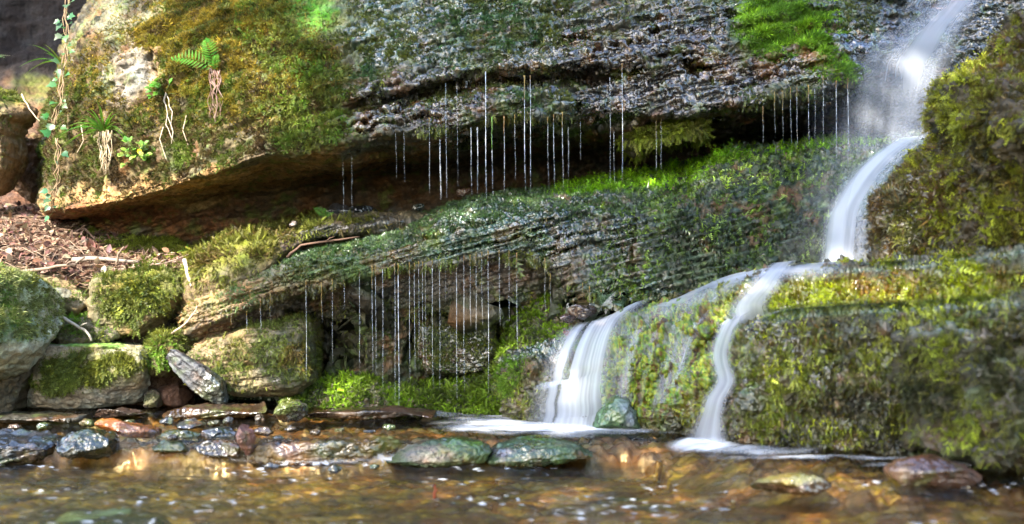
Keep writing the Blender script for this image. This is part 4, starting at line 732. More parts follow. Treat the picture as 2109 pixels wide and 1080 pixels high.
# ------------------------------------------------------------------ the stream: bed, water, foam, painted glints
def zwater(X, Y):
    p = np.c_[X, Y, np.zeros_like(X)]; wy = 3.13 + .10 * fbm(p, 1.6, 2, 140) + .05 * np.sin(X * 2.1) - .62 * sstep(.35, .95, X)
    wide = np.where(X > .45, .45, .05) ; s = sstep(wy + wide * .3, wy - wide, Y)
    up = sstep(3.70, 3.78, Y + .04 * fbm(p, 3, 2, 141)) * sstep(-.15, -.35, X)
    return -.075 * s + .018 * up, s
nx, ny = 640, 620
Ys = np.concatenate([np.linspace(-3, 1.6, 60, endpoint=False), np.linspace(1.6, 4.3, ny - 60)])
t = np.linspace(-1, 1, nx); X = np.tile(t, ny) * np.repeat(np.clip(Ys * .62 + .35, 1.6, 4), nx); Y = np.repeat(Ys, nx)
z0, ws = zwater(X, Y)
p2 = np.c_[X, Y, np.zeros_like(X)]
rip = .0035 * fbm(p2, 14, 3, 150, sc=(.55, 1.25, 1)) + .012 * sstep(3.3, 2.9, Y) * fbm(p2, 6, 4, 151, sc=(.42, 1.3, 1)) * 2
rip += ws * (1 - sstep(.0, .4, np.abs(ws - .5))) * 0
Pw = np.c_[X, Y, z0 + rip]
me = raw_mesh('stream', Pw, grid_faces(ny, nx)[:, ::-1], 4)
pw, qw = pxy(np.c_[X, np.maximum(Y, .2), z0])
wq = pw + 60 * fbm(p2, 9, 3, 160); wr = qw + 10 * fbm(p2, 9, 3, 161)
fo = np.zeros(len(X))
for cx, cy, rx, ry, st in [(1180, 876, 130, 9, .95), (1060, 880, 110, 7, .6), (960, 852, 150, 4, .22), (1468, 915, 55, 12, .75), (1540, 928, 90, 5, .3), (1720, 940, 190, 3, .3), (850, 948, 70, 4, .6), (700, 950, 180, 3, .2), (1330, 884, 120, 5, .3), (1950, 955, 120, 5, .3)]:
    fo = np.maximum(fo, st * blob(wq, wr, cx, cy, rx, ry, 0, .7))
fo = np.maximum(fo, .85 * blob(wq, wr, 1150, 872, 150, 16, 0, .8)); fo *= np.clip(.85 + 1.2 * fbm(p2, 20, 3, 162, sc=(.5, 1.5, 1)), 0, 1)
glint_fleck = sstep(.42, .50, perlin(p2 * np.array([34, 52, 1.]), 195)) * sstep(-.05, .2, fbm(p2, 3.2, 3, 196, sc=(.6, 1.6, 1))) * (Y < 3.08) * (ws > .3)  # white flecks painted in for glints on the front water
fo = np.maximum(fo, .4 * glint_fleck); fo[Y < .5] = 0
attr(me, 'foam_and_glint', fo)
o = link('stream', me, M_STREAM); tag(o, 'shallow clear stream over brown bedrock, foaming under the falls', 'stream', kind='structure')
bd = Surf(); hb = .032 * fbm(p2, 5, 3, 170, sc=(.7, 1.2, 1)) + .034 * fbm(p2, 15, 3, 171, 'b', sc=(.8, 1.2, 1)) + .010 * fbm(p2, 40, 2, 172)
bd.P = np.c_[X, Y, z0 - .045 + hb * (1 - .5 * sstep(.2, .8, ws))]; bd.F = grid_faces(ny, nx)[:, ::-1]; bd.N = normals(bd.P, bd.F)
paint(bd, (.27, .155, .05), .6, [(200, 1040, 330, 70, 0, (.13, .13, .04), .9, .6), (100, 890, 330, 20, 0, (.07, .09, .02), .8, .6), (1000, 870, 230, 26, 0, (.04, .08, .035), .9, .6), (1250, 900, 180, 20, 0, (.06, .09, .03), .8, .6), (700, 870, 240, 16, 0, (.07, .045, .025), .7, .7), (600, 1050, 250, 40, 0, (.28, .24, .05), .6, .6), (1500, 1060, 300, 30, 0, (.26, .14, .055), .7, .6), (1000, 990, 700, 12, 0, (.30, .24, .06), .7, .6), (1300, 1040, 300, 10, 0, (.08, .05, .02), .7, .6)], seed=170, warp=40, var=.6, mottle=.55)
mg = sstep(.06, .2, fbm(p2, 13, 4, 190, sc=(.6, 1.4, 1), gain=.6)) * (Y < 3.1); bd.col = bd.col * (1 - .55 * mg[:, None]) + np.array([.40, .34, .05]) * .55 * mg[:, None]
o = rock('stream_bed', bd, M_STONE); tag(o, 'brown bedrock floor of the shallow stream', 'stream bed', kind='structure')
g = raw_mesh('ground', np.array([[-120, -120, -.6], [120, -120, -.6], [120, 120, -.6], [-120, 120, -.6]]), np.array([[0, 1, 2, 3]]), 4, False)
attr(g, 'col', np.tile([.05, .06, .025], (4, 1))); attr(g, 'wet', np.zeros(4))
o = link('ground', g, M_SOIL); tag(o, 'wooded ground around the stream', 'ground', kind='structure')

# ------------------------------------------------------------------ stones and low rock steps in the stream
def stone(label, outline, Y, fr, colr, wet, seed, spots=(), p=2.6, bk=None, amp=.01, chunk=.004, strata=.002, n=130, rings=40, cnt=0, dens=None, mcols=None, msz=.01, tm=None, name='stream_stone', cat='stone', group=None, lump=0., tiltY=0., fac=12, mottle=.35):
    return wall_block(name, label, cat, outline, Y, fr, bk or fr, p, colr, wet, spots, seed, amp, strata, chunk, n, rings, dens, cnt, msz, mcols, tm, tiltY, M_STONE, mmat=M_WETMOSS, group=group, lump=lump, fac=fac, mottle=mottle, up=.5, hang=.5)
DK = (.04, .043, .05)
stone('broad black wet rock at the left edge of the stream', [(-90,930),(-60,895),(0,884),(60,886),(110,896),(140,925),(135,955),(60,968),(-60,968)], 3.15, .12, DK, .9, 201, [(60, 900, 60, 14, 0, (.07, .08, .10), .8, .9)], p=3.2, chunk=.008, amp=.02)
stone('squared black wet rock beside the orange stone', [(118,905),(140,884),(200,878),(236,886),(245,910),(240,945),(190,952),(150,945)], 3.12, .09, (.05, .055, .045), .9, 202, [(215, 905, 30, 26, 0, (.03, .04, .012), .9, .9)], p=3.6, amp=.014, chunk=.006)
stone('long wet orange stone lying in the shallows', [(199,870),(206,862),(240,864),(290,874),(328,884),(334,896),(322,905),(285,902),(240,896),(206,884)], 3.3, .045, (.26, .075, .006), .5, 203, [(325, 895, 14, 14, 0, (.05, .03, .02), .9, .8), (270, 882, 16, 10, 0, (.30, .16, .09), .5, .9)], p=3, chunk=.004, amp=.008)
stone('pointed reddish brown stone standing upright in the weir', [(484,905),(492,880),(503,867),(516,878),(527,900),(525,930),(512,944),(500,940)], 3.07, .04, (.20, .085, .065), .45, 204, p=2.6, chunk=.004, amp=.008)
stone('low dark blocky stone left of the pointed red stone', [(405,915),(430,905),(470,903),(500,910),(504,942),(460,946),(415,938)], 3.1, .06, (.06, .05, .04), .85, 205, p=4)
stone('dark rounded wet stone behind the low blocky stone', [(412,890),(440,878),(470,878),(488,890),(486,912),(430,912)], 3.2, .06, DK, .9, 206)
stone('greenish flat wet stone right of the orange stone', [(325,900),(345,884),(385,880),(415,890),(416,914),(370,918),(330,914)], 3.2, .06, (.065, .08, .03), .9, 207)
stone('small grey wet stone above the dark rounded one', [(366,872),(380,866),(410,866),(424,874),(420,886),(372,886)], 3.35, .05, DK, .85, 208, n=80, rings=24)
stone('pale green flat stone in the pool left of the low blocky stone', [(310,918),(340,908),(375,910),(392,922),(385,932),(320,930)], 3.1, .05, (.10, .13, .06), .8, 209, n=80, rings=24)
stone('rounded wet stone with olive moss on top at the edge of the riffle', [(545,852),(552,836),(575,824),(610,822),(630,834),(632,856),(620,868),(585,870),(556,862)], 3.62, .07, (.07, .07, .065), .85, 210, [(580, 832, 40, 16, 0, (.10, .10, .02), .9, .5), (560, 856, 26, 10, 0, (.20, .10, .03), .9, .7)], cnt=500, dens=[(585, 832, 30, 12, 0, .8)], tm=T_CUSH, msz=.006)
for i, (lab, ol, Yd, c) in enumerate([
    ('brown layered rock step below the leaning stone', [(333,842),(345,828),(420,824),(520,828),(560,838),(555,858),(440,862),(345,856)], 3.74, (.10, .06, .035)),
    ('orange brown rock step running along the foot of the mossy bank', [(628,852),(640,832),(760,826),(860,828),(900,840),(890,858),(760,862),(645,862)], 3.74, (.13, .075, .04)),
    ('flat dark rock shelf under the sandstone slab', [(-60,872),(0,858),(120,854),(185,860),(190,876),(60,884),(-60,886)], 3.6, (.06, .055, .035)),
    ('thin brown stone slab in the shadow below the hollow', [(205,848),(240,842),(285,846),(290,858),(230,862),(206,858)], 3.72, (.10, .06, .045))]):
    stone(lab, [(a, 852 + (b_ - 852) * .5) for a, b_ in ol], Yd, .09, tuple(v * .45 for v in c), .7, 220 + i, p=5, strata=.006, amp=.012, name='rock_step', cat='rock step', n=200)
stone('amber brown weir step right of the pointed red stone', [(512,920),(530,902),(620,896),(720,898),(800,900),(850,906),(850,960),(700,972),(560,968),(514,955)], 3.10, .07, (.12, .065, .015), .55, 230, [(600, 925, 30, 20, 0, (.07, .07, .10), .8, .9), (700, 930, 60, 20, 0, (.08, .11, .05), .7, .7), (800, 925, 40, 25, 0, (.13, .15, .02), .8, .6)], p=4, n=220, rings=60, chunk=.008, name='rock_step', cat='rock step', amp=.02)
stone('larger green algae mound in the weir with a gravelly front', [(790,948),(825,920),(880,907),(950,900),(1000,908),(1022,926),(1004,952),(930,960),(830,958)], 3.12, .12, (.065, .105, .045), .6, 231, mottle=.5, spots=[(880, 930, 60, 20, 0, (.17, .14, .12), .9, .5), (960, 920, 40, 24, 0, (.09, .18, .02), .7, .7)], p=2.6, n=200, rings=60, name='algae_mound', amp=.014, chunk=.006, fac=0)
stone('smaller dark green algae mound right of the gap in the weir', [(1000,948),(1030,922),(1080,908),(1130,904),(1195,914),(1225,937),(1170,952),(1080,958),(1015,954)], 3.12, .12, (.05, .085, .04), .6, 232, mottle=.5, spots=[(1140, 895, 60, 10, 0, (.07, .16, .02), .8, .7), (1030, 935, 26, 12, 0, (.13, .13, .18), .8, .9)], p=2.6, n=200, rings=60, name='algae_mound', amp=.014, chunk=.006, fac=0)
stone('long reddish brown blurred stone in the front stream at right', [(1832,968),(1850,952),(1920,944),(2000,938),(2022,950),(2018,985),(1990,1004),(1900,1006),(1850,1000)], 2.46, .06, (.07, .035, .024), .6, 233, [(1850, 965, 26, 22, 0, (.16, .10, .06), .8, .5)], p=3.2)
stone('low wedge stone with yellow green top in the front stream', [(1546,1000),(1580,985),(1640,974),(1690,974),(1712,1002),(1708,1018),(1600,1020),(1550,1014)], 2.44, .06, (.08, .05, .03), .8, 234, [(1610, 985, 70, 12, 0, (.20, .19, .04), .9, .7)], p=2.6)
stone('pale green submerged rock at the lower left corner', [(10,1170),(60,1100),(130,1074),(220,1066),(300,1082),(330,1110),(300,1180)], 2.3, .25, (.15, .19, .07), .7, 235, p=2.6, amp=.02, fac=0)
for i, (x, y, r) in enumerate([(262,872,9),(345,868,10),(300,915,8),(395,868,9),(440,872,8),(545,888,11),(575,902,9),(650,892,10),(700,886,8),(760,890,11),(800,880,9),(356,902,8),(255,905,10),(180,872,11),(90,878,12),(30,880,9),(470,868,8),(535,862,9),(600,884,8),(268,940,9),(330,944,10),(390,948,8),(440,950,9),(560,960,10),(690,966,9),(770,962,8)]):
    rr = random.Random(i); Yd = 2050 * .4 / (y + r * .5 - 640) if y < 905 else 2050 * .475 / (y + r * .5 - 640)
    ol = [(x + r * 1.5 * math.cos(a) * rr.uniform(.7, 1.2), y + r * .75 * math.sin(a) * rr.uniform(.7, 1.2)) for a in np.linspace(0, 6.28, 11)[:-1]]
    stone('small dark wet stone half sunk in the riffle among larger stones', ol, Yd, r * Yd / F * 1.2, rr.choice([DK, (.06, .045, .03), (.045, .05, .02), (.08, .05, .03)]), .7, 260 + i, n=56, rings=18, chunk=.003, amp=.006, strata=0, group='small wet stones in the riffle')
STP = []
for i in range(22):                                                 # pebbles breaking the film of water in front
    a = RNG.random(); x = RNG.uniform(30, 1500) if i < 15 else RNG.uniform(1500, 2080); Yd = RNG.uniform(2.25, 3.0)
    r = RNG.uniform(.004, .011); p = W(x, 900, Yd); zz = zwater(np.array([p[0]]), np.array([Yd]))[0][0]
    STP.append((p[0], Yd, zz, r))
peb = []
for k in range(4):
    s = inflate([(1054 + 20 * math.cos(a) * (1 + .3 * math.sin(a * 2 + k)), 640 + 14 * math.sin(a) * (1 + .2 * math.cos(3 * a + k))) for a in np.linspace(0, 6.28, 14)[:-1]], 1.0, .008, .008, 2.4, 28, 10)
    s.P -= s.P.mean(0); s.P *= 100; s.N = normals(s.P, s.F); s.P += s.N * (.15 * fbm(s.P, .9, 2, 240 + k))[:, None]
    c = [(.14, .11, .07), (.08, .05, .03), (.15, .14, .14), (.12, .09, .03)][k]
    s.col = np.tile(c, (len(s.P), 1)) * (1 + .5 * fbm(s.P, 2, 2, 250 + k))[:, None]; s.wet = np.full(len(s.P), .8); peb.append(s)
pm = []
for s in peb:
    me = raw_mesh('pebble', s.P, s.F, 4); attr(me, 'col', s.col); attr(me, 'wet', s.wet); me.materials.append(M_STONE); pm.append(me)
STP.sort(key=lambda q: q[0] / q[1])
for i, (x, y, z, r) in enumerate(STP):
    o = bpy.data.objects.new('pebble', pm[i % 4]); COL.objects.link(o); o.location = (x, y, z + r * .1); o.scale = (r * .75,) * 3
    o.rotation_euler = (0, 0, RNG.uniform(0, 6))
    tag(o, ['tan', 'dark brown', 'grey', 'ochre'][i % 4] + ' wet pebble poking out of the front stream film', 'pebble', 'pebbles in the front of the stream')
# ------------------------------------------------------------------ trickles falling from the two lips
def trickle_mat():
    m, nt, out = newmat('trickle'); L = nt.links
    g = node(nt, 'ShaderNodeBsdfPrincipled', Roughness=.25); g.inputs['Base Color'].default_value = (.72, .78, .88, 1)
    t = node(nt, 'ShaderNodeBsdfTransparent'); da = node(nt, 'ShaderNodeAttribute', attribute_name='dens')
    mx = node(nt, 'ShaderNodeMixShader'); L.new(da.outputs['Fac'], mx.inputs[0]); L.new(t.outputs[0], mx.inputs[1]); L.new(g.outputs[0], mx.inputs[2])
    L.new(mx.outputs[0], out.inputs[0]); return m
M_TRICK = trickle_mat()
ORD = ['first', 'second', 'third', 'fourth', 'fifth', 'sixth', 'seventh', 'eighth', 'ninth', 'tenth', 'eleventh', 'twelfth', 'thirteenth', 'fourteenth', 'fifteenth', 'sixteenth', 'seventeenth', 'eighteenth', 'nineteenth', 'twentieth', 'twenty first', 'twenty second', 'twenty third', 'twenty fourth', 'twenty fifth', 'twenty sixth', 'twenty seventh', 'twenty eighth', 'twenty ninth', 'thirtieth']
# photo column, top row, bottom row, half width in photo px, strength, amber length, distance
UP = [(706,322,440,1.6,.35,0,3.9),(724,322,430,2.5,.22,0,3.9),(815,275,370,1.3,.22,0,3.72),(832,272,375,1.3,.25,0,3.72),(884,252,400,1.8,.4,10,3.70),(906,288,412,4.5,.4,0,3.72),(918,172,412,1.6,.5,0,3.68),(941,172,385,1.4,.3,0,3.68),(970,262,402,1.7,.75,0,3.69),(983,262,400,3.6,.38,0,3.70),(1000,148,412,3.0,.85,0,3.66),(1013,250,412,1.5,.75,60,3.68),(1038,248,404,1.5,.75,32,3.69),(1060,245,372,1.3,.4,10,3.69),(1080,165,392,2.4,.8,40,3.68),(1092,165,396,1.7,.75,8,3.67),(1128,250,392,1.8,.35,6,3.69),(1140,245,388,1.6,.65,8,3.69),(1158,240,390,1.6,.7,24,3.69),(1170,262,372,3,.2,0,3.72),(1195,250,330,1.2,.3,0,3.76),(1256,160,380,1.9,.35,0,3.76),(1281,140,378,2.6,.6,10,3.75),(1264,272,384,1.5,.35,0,3.8),(1351,250,352,1.4,.55,40,3.85),(1361,250,350,1.6,.55,10,3.85),
      (1571,228,296,1.2,.4,30,3.74),(1595,198,286,1.2,.3,34,3.74),(1612,196,296,1.2,.35,42,3.74),(1628,190,300,1.2,.45,14,3.75),(1641,190,300,1.2,.6,10,3.75),(1665,184,304,1.6,.6,30,3.75),(1678,184,292,1.2,.5,0,3.75),(1695,165,300,1.5,.6,20,3.76),(1722,176,330,2.2,.8,8,3.77),(1746,170,335,2.5,.75,14,3.79)]
LO = [(476,632,668,1.2,.3,40,3.76),(508,650,688,1.2,.5,6,3.76),(536,625,686,1.4,.6,24,3.76),(556,612,660,1.2,.4,44,3.76),(630,588,784,1.5,.6,8,3.74),(662,590,664,1.4,.3,60,3.74),(684,584,750,1.4,.4,20,3.74),(708,572,640,1.3,.5,12,3.74),(740,564,772,1.6,.6,8,3.73),(766,555,770,1.7,.7,44,3.72),(773,555,770,1.4,.65,14,3.72),(788,555,812,1.5,.7,4,3.72),(813,552,832,1.7,.65,14,3.72),(820,552,836,2.8,.9,16,3.71),(843,550,790,1.7,.75,20,3.72),(853,550,776,1.4,.7,14,3.72),(862,548,744,1.3,.6,6,3.72),(870,548,756,1.4,.6,14,3.72),(876,548,770,1.2,.4,4,3.73),(890,546,800,1.7,.7,6,3.72),(905,545,806,1.6,.65,6,3.72),(917,542,630,1.2,.3,0,3.73),(940,540,826,1.8,.7,22,3.72),(955,536,806,1.5,.65,12,3.72),(968,534,672,1.5,.55,16,3.72),(980,532,690,1.4,.55,16,3.72),(992,528,670,1.3,.5,6,3.72),(1005,526,812,1.8,.65,12,3.72),(1028,524,672,1.5,.6,6,3.72),(1048,526,660,1.4,.6,16,3.72),(1064,530,772,1.6,.6,30,3.72),(1122,540,646,1.5,.5,30,3.71),(1133,572,640,1.3,.5,30,3.70),
      (1200,592,618,1.2,.3,26,3.66),(1214,598,640,1.3,.5,24,3.66),(1238,606,642,1.4,.5,10,3.65),(1246,606,640,1.3,.5,18,3.65),(1277,610,636,1.5,.4,28,3.63),(1300,612,640,1.2,.5,8,3.63),(1324,612,640,1.2,.4,24,3.63)]
def trickles(lst, group, where):
    lst = sorted(lst)
    for i, (x, y0, y1, hw, st, amb, Y) in enumerate(lst):
        hw = hw * .27; mb = MB(); n = 40; rg = random.Random(int(x * 7 + y0)); ph = rg.random() * 9; k = 6; de = []
        pts = []; rad = []
        for j in range(n):
            t = j / (n - 1); y = y0 + (y1 - y0) * t
            pts.append(W(x + 1.5 * t + .9 * math.sin(t * 5 + ph) * t, y, Y))
            bead = .3 * (math.sin(t * (y1 - y0) * .22 + ph) * math.sin(t * (y1 - y0) * .071 + 2 * ph))
            r = hw * Y / F * (.85 + bead) * (1 + .8 * math.exp(-t * (y1 - y0) / 5)); rad.append(max(r, .0005))
            d = st * .62 * (1 - .5 * t) * (1.0 + .9 * bead) * (1 if t < .8 else (1 - t) / .2 * .8 + .2); de += [min(max(d, .04), .95)] * k
        mb.tube(pts, rad, (1, 1, 1), k); o = mb.build('water_trickle', M_TRICK); a = np.array(de, np.float32)
        attr(o.data, 'dens', a)
        look = ('thick bright' if hw > 1.9 and st > .5 else 'broad faint' if hw > 1.9 else 'thin faint' if st < .45 else 'thin white')
        tip = ' with long amber tip' if amb >= 24 else ' with amber tip' if amb >= 8 else ''
        tag(o, f'{look} trickle{tip}, {ORD[i] if i < len(lst) / 2 else ORD[len(lst) - 1 - i]} from {"left" if i < len(lst) / 2 else "right"} {where}', 'water trickle', group)
        if amb >= 6:
            m2 = MB(); c = rg.choice([(.22, .12, .025), (.26, .17, .03), (.20, .14, .02)]) if x != 1013 else (.14, .30, .03)
            m2.tube([W(x + .5 * math.sin(j), y0 - 9 + (amb + 9) * j / 7, Y - .001) for j in range(8)], [(hw * Y / F) * q for q in (3.6, 2.6, 1.8, 1.4, 1.2, 1.1, .9, .4)], c, 6)
            m2.build('algae_tip', M_WETMOSS, o)
trickles(UP, 'trickles falling from the overhang', 'under the overhang')
trickles(LO, 'trickles falling from the wide ledge', 'under the wide ledge')

# ------------------------------------------------------------------ plants rooted in the cliff face
def surf_at(S, x, y, lim=.6):
    a, b = pxy(S.P); d = (a - x) ** 2 + (b - y) ** 2
    k = np.argsort(d)[:12]; k = k[np.argmin(S.P[k, 1])]
    return S.P[k].copy(), S.N[k].copy()
def frond(mb, p, d, L, nrm, c, n=12, wmax=.27, droop=.35):
    d = Vector(d).normalized(); nrm = Vector(nrm); nrm = (nrm - d * nrm.dot(d)).normalized(); sd = d.cross(nrm)
    pts = [Vector(p) + d * (L * t) - Vector((0, 0, 1)) * (droop * L * t * t) + nrm * (.12 * L * math.sin(t * 3)) for t in np.linspace(0, 1, n + 3)]
    mb.tube(pts, [.0012 * (1 - .7 * i / len(pts)) for i in range(len(pts))], tuple(v * .7 for v in c), 5)
    for i in range(2, n + 2):
        t = i / (n + 2); w = L * wmax * math.sin(min(1, t * 1.5 + .12) * math.pi * .52) * (1 - t ** 2.2) + .003
        ax = (pts[i + 1] - pts[i - 1]).normalized()
        for sg in (-1, 1):
            dd = (sd * sg + ax * .45 + nrm * random.uniform(-.1, .1)).normalized(); k = random.uniform(.85, 1.1)
            mb.leaf(pts[i] + ax * (.004 * sg), dd, nrm, w * k, L * .019, tuple(v * random.uniform(.75, 1.25) for v in c), 'lance', .15)
def fern(label, x, y, S, fr, c, group=None):
    p, nn = surf_at(S, x, y); p = p + nn * .004; r = empty('fern', p)
    for dx, dz, L in fr:
        mb = MB(); frond(mb, p, (dx, -.35, dz), L, (0, -1, .25), c); mb.build('frond', M_LEAF, r)
    tag(r, label, 'fern', group); return r, p
FG = (.09, .24, .022)
f1, p1 = fern('bright green fern of two fronds growing from roots on the mossy overhang', 446, 148, cl, [(-.9, .55, .20), (-.12, 1, .19), (.15, .75, .10)], FG)
mb = MB()
for i in range(14):
    q = p1 + np.array([random.uniform(-.02, .03), -.006, 0]); pts = [q]
    for j in range(9): q = q + np.array([random.uniform(-.006, .006), random.uniform(-.003, .003), -random.uniform(.016, .027)]); pts.append(q)
    pts = [surf_at(cl, *[float(v[0]) for v in pxy(np.array([p]))])[0] + np.array([0, -.006 - .004 * random.random(), 0]) for p in pts]
    mb.tube(pts, [.0022 * (1 - .08 * k) for k in range(len(pts))], random.choice([(.20, .12, .10), (.13, .075, .06), (.28, .19, .15)]), 5)
mb.build('roots', M_DRY, f1)
fern('small bright fern growing from the dark rock inside the recess', 674, 452, MU, [(-.7, .9, .085), (-.2, 1, .06), (.5, .8, .05)], FG)

def grass(label, x, y, S, n, L, c, spread=1.3, roots=0, rl=.18, base_d=(0, -.5, .8), group=None, w=.0028):
    p, nn = surf_at(S, x, y) if S is not None else (W(x, y, 4.3), None); r = empty('grass_tuft', p); mb = MB()
    for i in range(n):
        a = random.uniform(-1, 1) * spread; l = L * random.uniform(.5, 1.1)
        d = Vector((math.sin(a) + base_d[0], base_d[1] + random.uniform(-.3, .2), base_d[2] * max(.15, math.cos(a)))).normalized(); pts = []
        for t in np.linspace(0, 1, 9): pts.append(Vector(p) + d * (l * t) - Vector((0, 0, 1)) * (random.uniform(.5, .7) if t == 0 else .6) * l * t * t * (.5 + .6 * abs(a)))
        mb.ribbon(pts, [w * q for q in (.8, 1, 1, .95, .85, .7, .5, .3, .05)], (math.cos(a), .5, 0), tuple(v * random.uniform(.7, 1.3) for v in c))
    mb.build('blades', M_LEAF, r)
    if roots:
        mb = MB()
        for i in range(roots):
            q = np.array(p) + np.array([random.uniform(-.025, .03), 0, 0]); pts = []
            for j in range(8):
                sx, sy = [float(v[0]) for v in pxy(np.array([q]))]; b, _ = surf_at(S, sx, sy); pts.append(b + np.array([0, -.006 - .01 * random.random(), 0]))
                q = q + np.array([random.uniform(-.004, .004) - (q[0] - p[0]) * .06, 0, -rl / 8])
            mb.tube(pts, [.0016 * (1 - .06 * k) for k in range(8)], random.choice([(.42, .33, .22), (.30, .23, .14), (.5, .42, .30)]), 5)
        mb.build('roots', M_DRY, r)
    tag(r, label, 'grass tuft', group); return r
GG = (.10, .22, .02)
grass('grass tuft with long arching blades and pale dry roots on the overhang', 212, 272, cl, 34, .19, GG, 1.35, 24, .2)
grass('sparse tuft of long grass beside the ivy at the cliff edge', 122, 125, cl, 8, .2, GG, 1.2, base_d=(-.2, -.6, .6))
grass('small grass sprig curling over the mossy bank top', 386, 520, MU, 6, .075, (.13, .33, .05), .9)
grass('few pale grass blades entering at the upper left edge', -30, 130, None, 6, .17, (.22, .32, .14), 1.0, base_d=(.9, -.3, .5), w=.004)
grass('blurred green blade growing at the water edge right of the red stone', 2050, 965, nr, 5, .07, (.16, .34, .03), .8, w=.004)

def herb(label, x, y, S, n, L, c, flower=None, name='leafy_herb', roots=0):
    p, nn = surf_at(S, x, y); r = empty(name, p); mb = MB()
    for i in range(n):
        d = Vector((random.uniform(-1, 1), -random.uniform(.2, .8), random.uniform(-.25, 1))).normalized(); l = L * random.uniform(.4, 1)
        q = Vector(p) + d * l - Vector((0, 0, .15 * l)); mb.tube([p, Vector(p) + d * l * .5, q], [.0012, .001, .0008], (.10, .18, .04), 5)
        for k in range(3):
            e = (d + Vector((random.uniform(-.9, .9), random.uniform(-.5, .2), random.uniform(-.6, .6)))).normalized(); s_ = random.uniform(.7, 1.2)
            mb.leaf(q, e, (random.uniform(-.3, .3), -.8, .7), .022 * s_, .0085 * s_, tuple(v * random.uniform(.7, 1.25) for v in c), 'oval', .3)
    mb.build('leaves', M_LEAF, r)
    if roots:
        mb = MB()
        for i in range(roots):
            q = np.array(p); pts = []
            for j in range(9):
                sx, sy = [float(v[0]) for v in pxy(np.array([q]))]; b, _ = surf_at(S, sx, sy); pts.append(b + np.array([0, -.008, 0])); q = q + np.array([random.uniform(-.007, .012), 0, -.024])
            mb.tube(pts, .0017, (.5, .42, .33), 5)
        mb.build('roots', M_DRY, r)
    if flower:
        m2 = MB(); q = Vector(p) + Vector(flower)
        for k in range(8):
            a = k * math.pi / 4; m2.leaf(q, (math.cos(a), -.25, math.sin(a)), (0, -1, 0), .011, .0035, (.75, .48, .01), 'oval', .1)
        m2.build('flower', M_LEAF, r)
    tag(r, label, 'herb'); return r
herb('bright leafy herb with trailing pale roots in the middle of the mossy face', 338, 195, cl, 13, .085, FG, roots=3)
herb('low leafy herb cluster with one small yellow flower near the lip', 280, 318, cl, 22, .085, (.22, .36, .07), flower=(.03, -.05, .012), name='flowering_herb')
def ivy(label, pts, c, n, S=None):
    q = [W(*p) for p in pts]; r = empty('ivy_vine', q[0]); L = []
    for a, b in zip(q[:-1], q[1:]):
        for t in np.linspace(0, 1, 6, endpoint=False): L.append(a + (b - a) * t + np.array([random.uniform(-.006, .006), random.uniform(-.006, .006), 0]))
    mb = MB(); mb.tube(L, .0028, (.22, .15, .09), 6)
    for k in range(2): mb.tube([p + np.array([.012 * math.sin(i * .7 + k * 2), -.004, 0]) for i, p in enumerate(L)], .0016, (.30, .21, .13), 5)
    mb.build('stem', M_DRY, r); mb = MB()
    for i in range(n):
        p = L[min(len(L) - 1, int(len(L) * random.random() ** 1.1))]; d = Vector((random.uniform(-1, 1), random.uniform(-.6, -.1), random.uniform(-.9, .3))); s_ = random.uniform(.4, 1.25)
        e = Vector(p) + d.normalized() * .025; mb.tube([p, e], .0008, (.14, .2, .06), 4)
        mb.leaf(e, d, (random.uniform(-.4, .4), -1, .5), .034 * s_, .017 * s_, tuple(v * random.uniform(.7, 1.3) for v in c), 'ivy', .2)
    mb.build('leaves', M_LEAF, r); tag(r, label, 'ivy'); return r
ivy('long ivy vine with pale stems hanging down the upper left cliff edge', [(140,-60,4.25),(137,40,4.22),(134,120,4.18),(124,200,4.14),(112,270,4.12)], (.05, .14, .035), 34)
ivy('short ivy strand with blue green leaves dangling off the overhang corner', [(118,285,4.1),(122,350,4.1),(112,400,4.12),(106,445,4.14)], (.05, .14, .05), 10)
for i, (pts, lab) in enumerate([([(335,262),(332,290),(340,325),(345,335)], 'pale dry root hanging right of the flowering herb'), ([(384,236),(380,265),(386,300)], 'thin dry root dangling in the middle of the mossy face'), ([(168,262),(172,290),(166,318)], 'single pale root left of the grass tuft')]):
    mb = MB(); mb.tube([surf_at(cl, *p)[0] + np.array([0, -.01, 0]) for p in pts], .0022, (.45, .36, .26), 5)
    tag(mb.build('dry_root', M_DRY), lab, 'root')

# ------------------------------------------------------------------ leaf litter and twigs on the bank
mb = MB(); nb = db.N; dens = D(db, [(100, 500, 170, 60, 25, 1), (250, 545, 160, 24, 5, 1), (60, 540, 120, 30, 0, 1)], warp=10, seed=90) * (db.v < .62); kk = RNG.choice(len(db.P), 2200, p=dens / dens.sum())
for k in kk:
    p = db.P[k] + nb[k] * random.uniform(.002, .018); n = Vector(nb[k]) + Vector((random.gauss(0, .5), random.gauss(0, .5), random.gauss(0, .3)))
    c = random.choice([(.20, .105, .075), (.14, .07, .05), (.27, .17, .125), (.10, .05, .035), (.34, .25, .19), (.06, .035, .025)]); l = random.uniform(.015, .042)
    mb.leaf(p, (random.gauss(0, 1), random.gauss(0, 1), random.gauss(0, .5)), n, l, l * random.uniform(.12, .36), tuple(v * random.uniform(.8, 1.2) for v in c), 'oval', random.uniform(-.5, .5))
    if random.random() < .45:
        d = Vector((random.gauss(0, 1), random.gauss(0, .7), random.gauss(0, .35))).normalized() * random.uniform(.02, .06)
        mb.tube([Vector(p) - d, Vector(p) + Vector((0, 0, random.uniform(0, .006))), Vector(p) + d], [.0012, .0016, .0009], random.choice([(.26, .17, .12), (.34, .25, .18), (.15, .09, .06)]), 4)
o = mb.build('leaf_litter', M_DRY); tag(o, 'dry brown leaves and bits of twig covering the soil bank', 'leaf litter', kind='stuff')
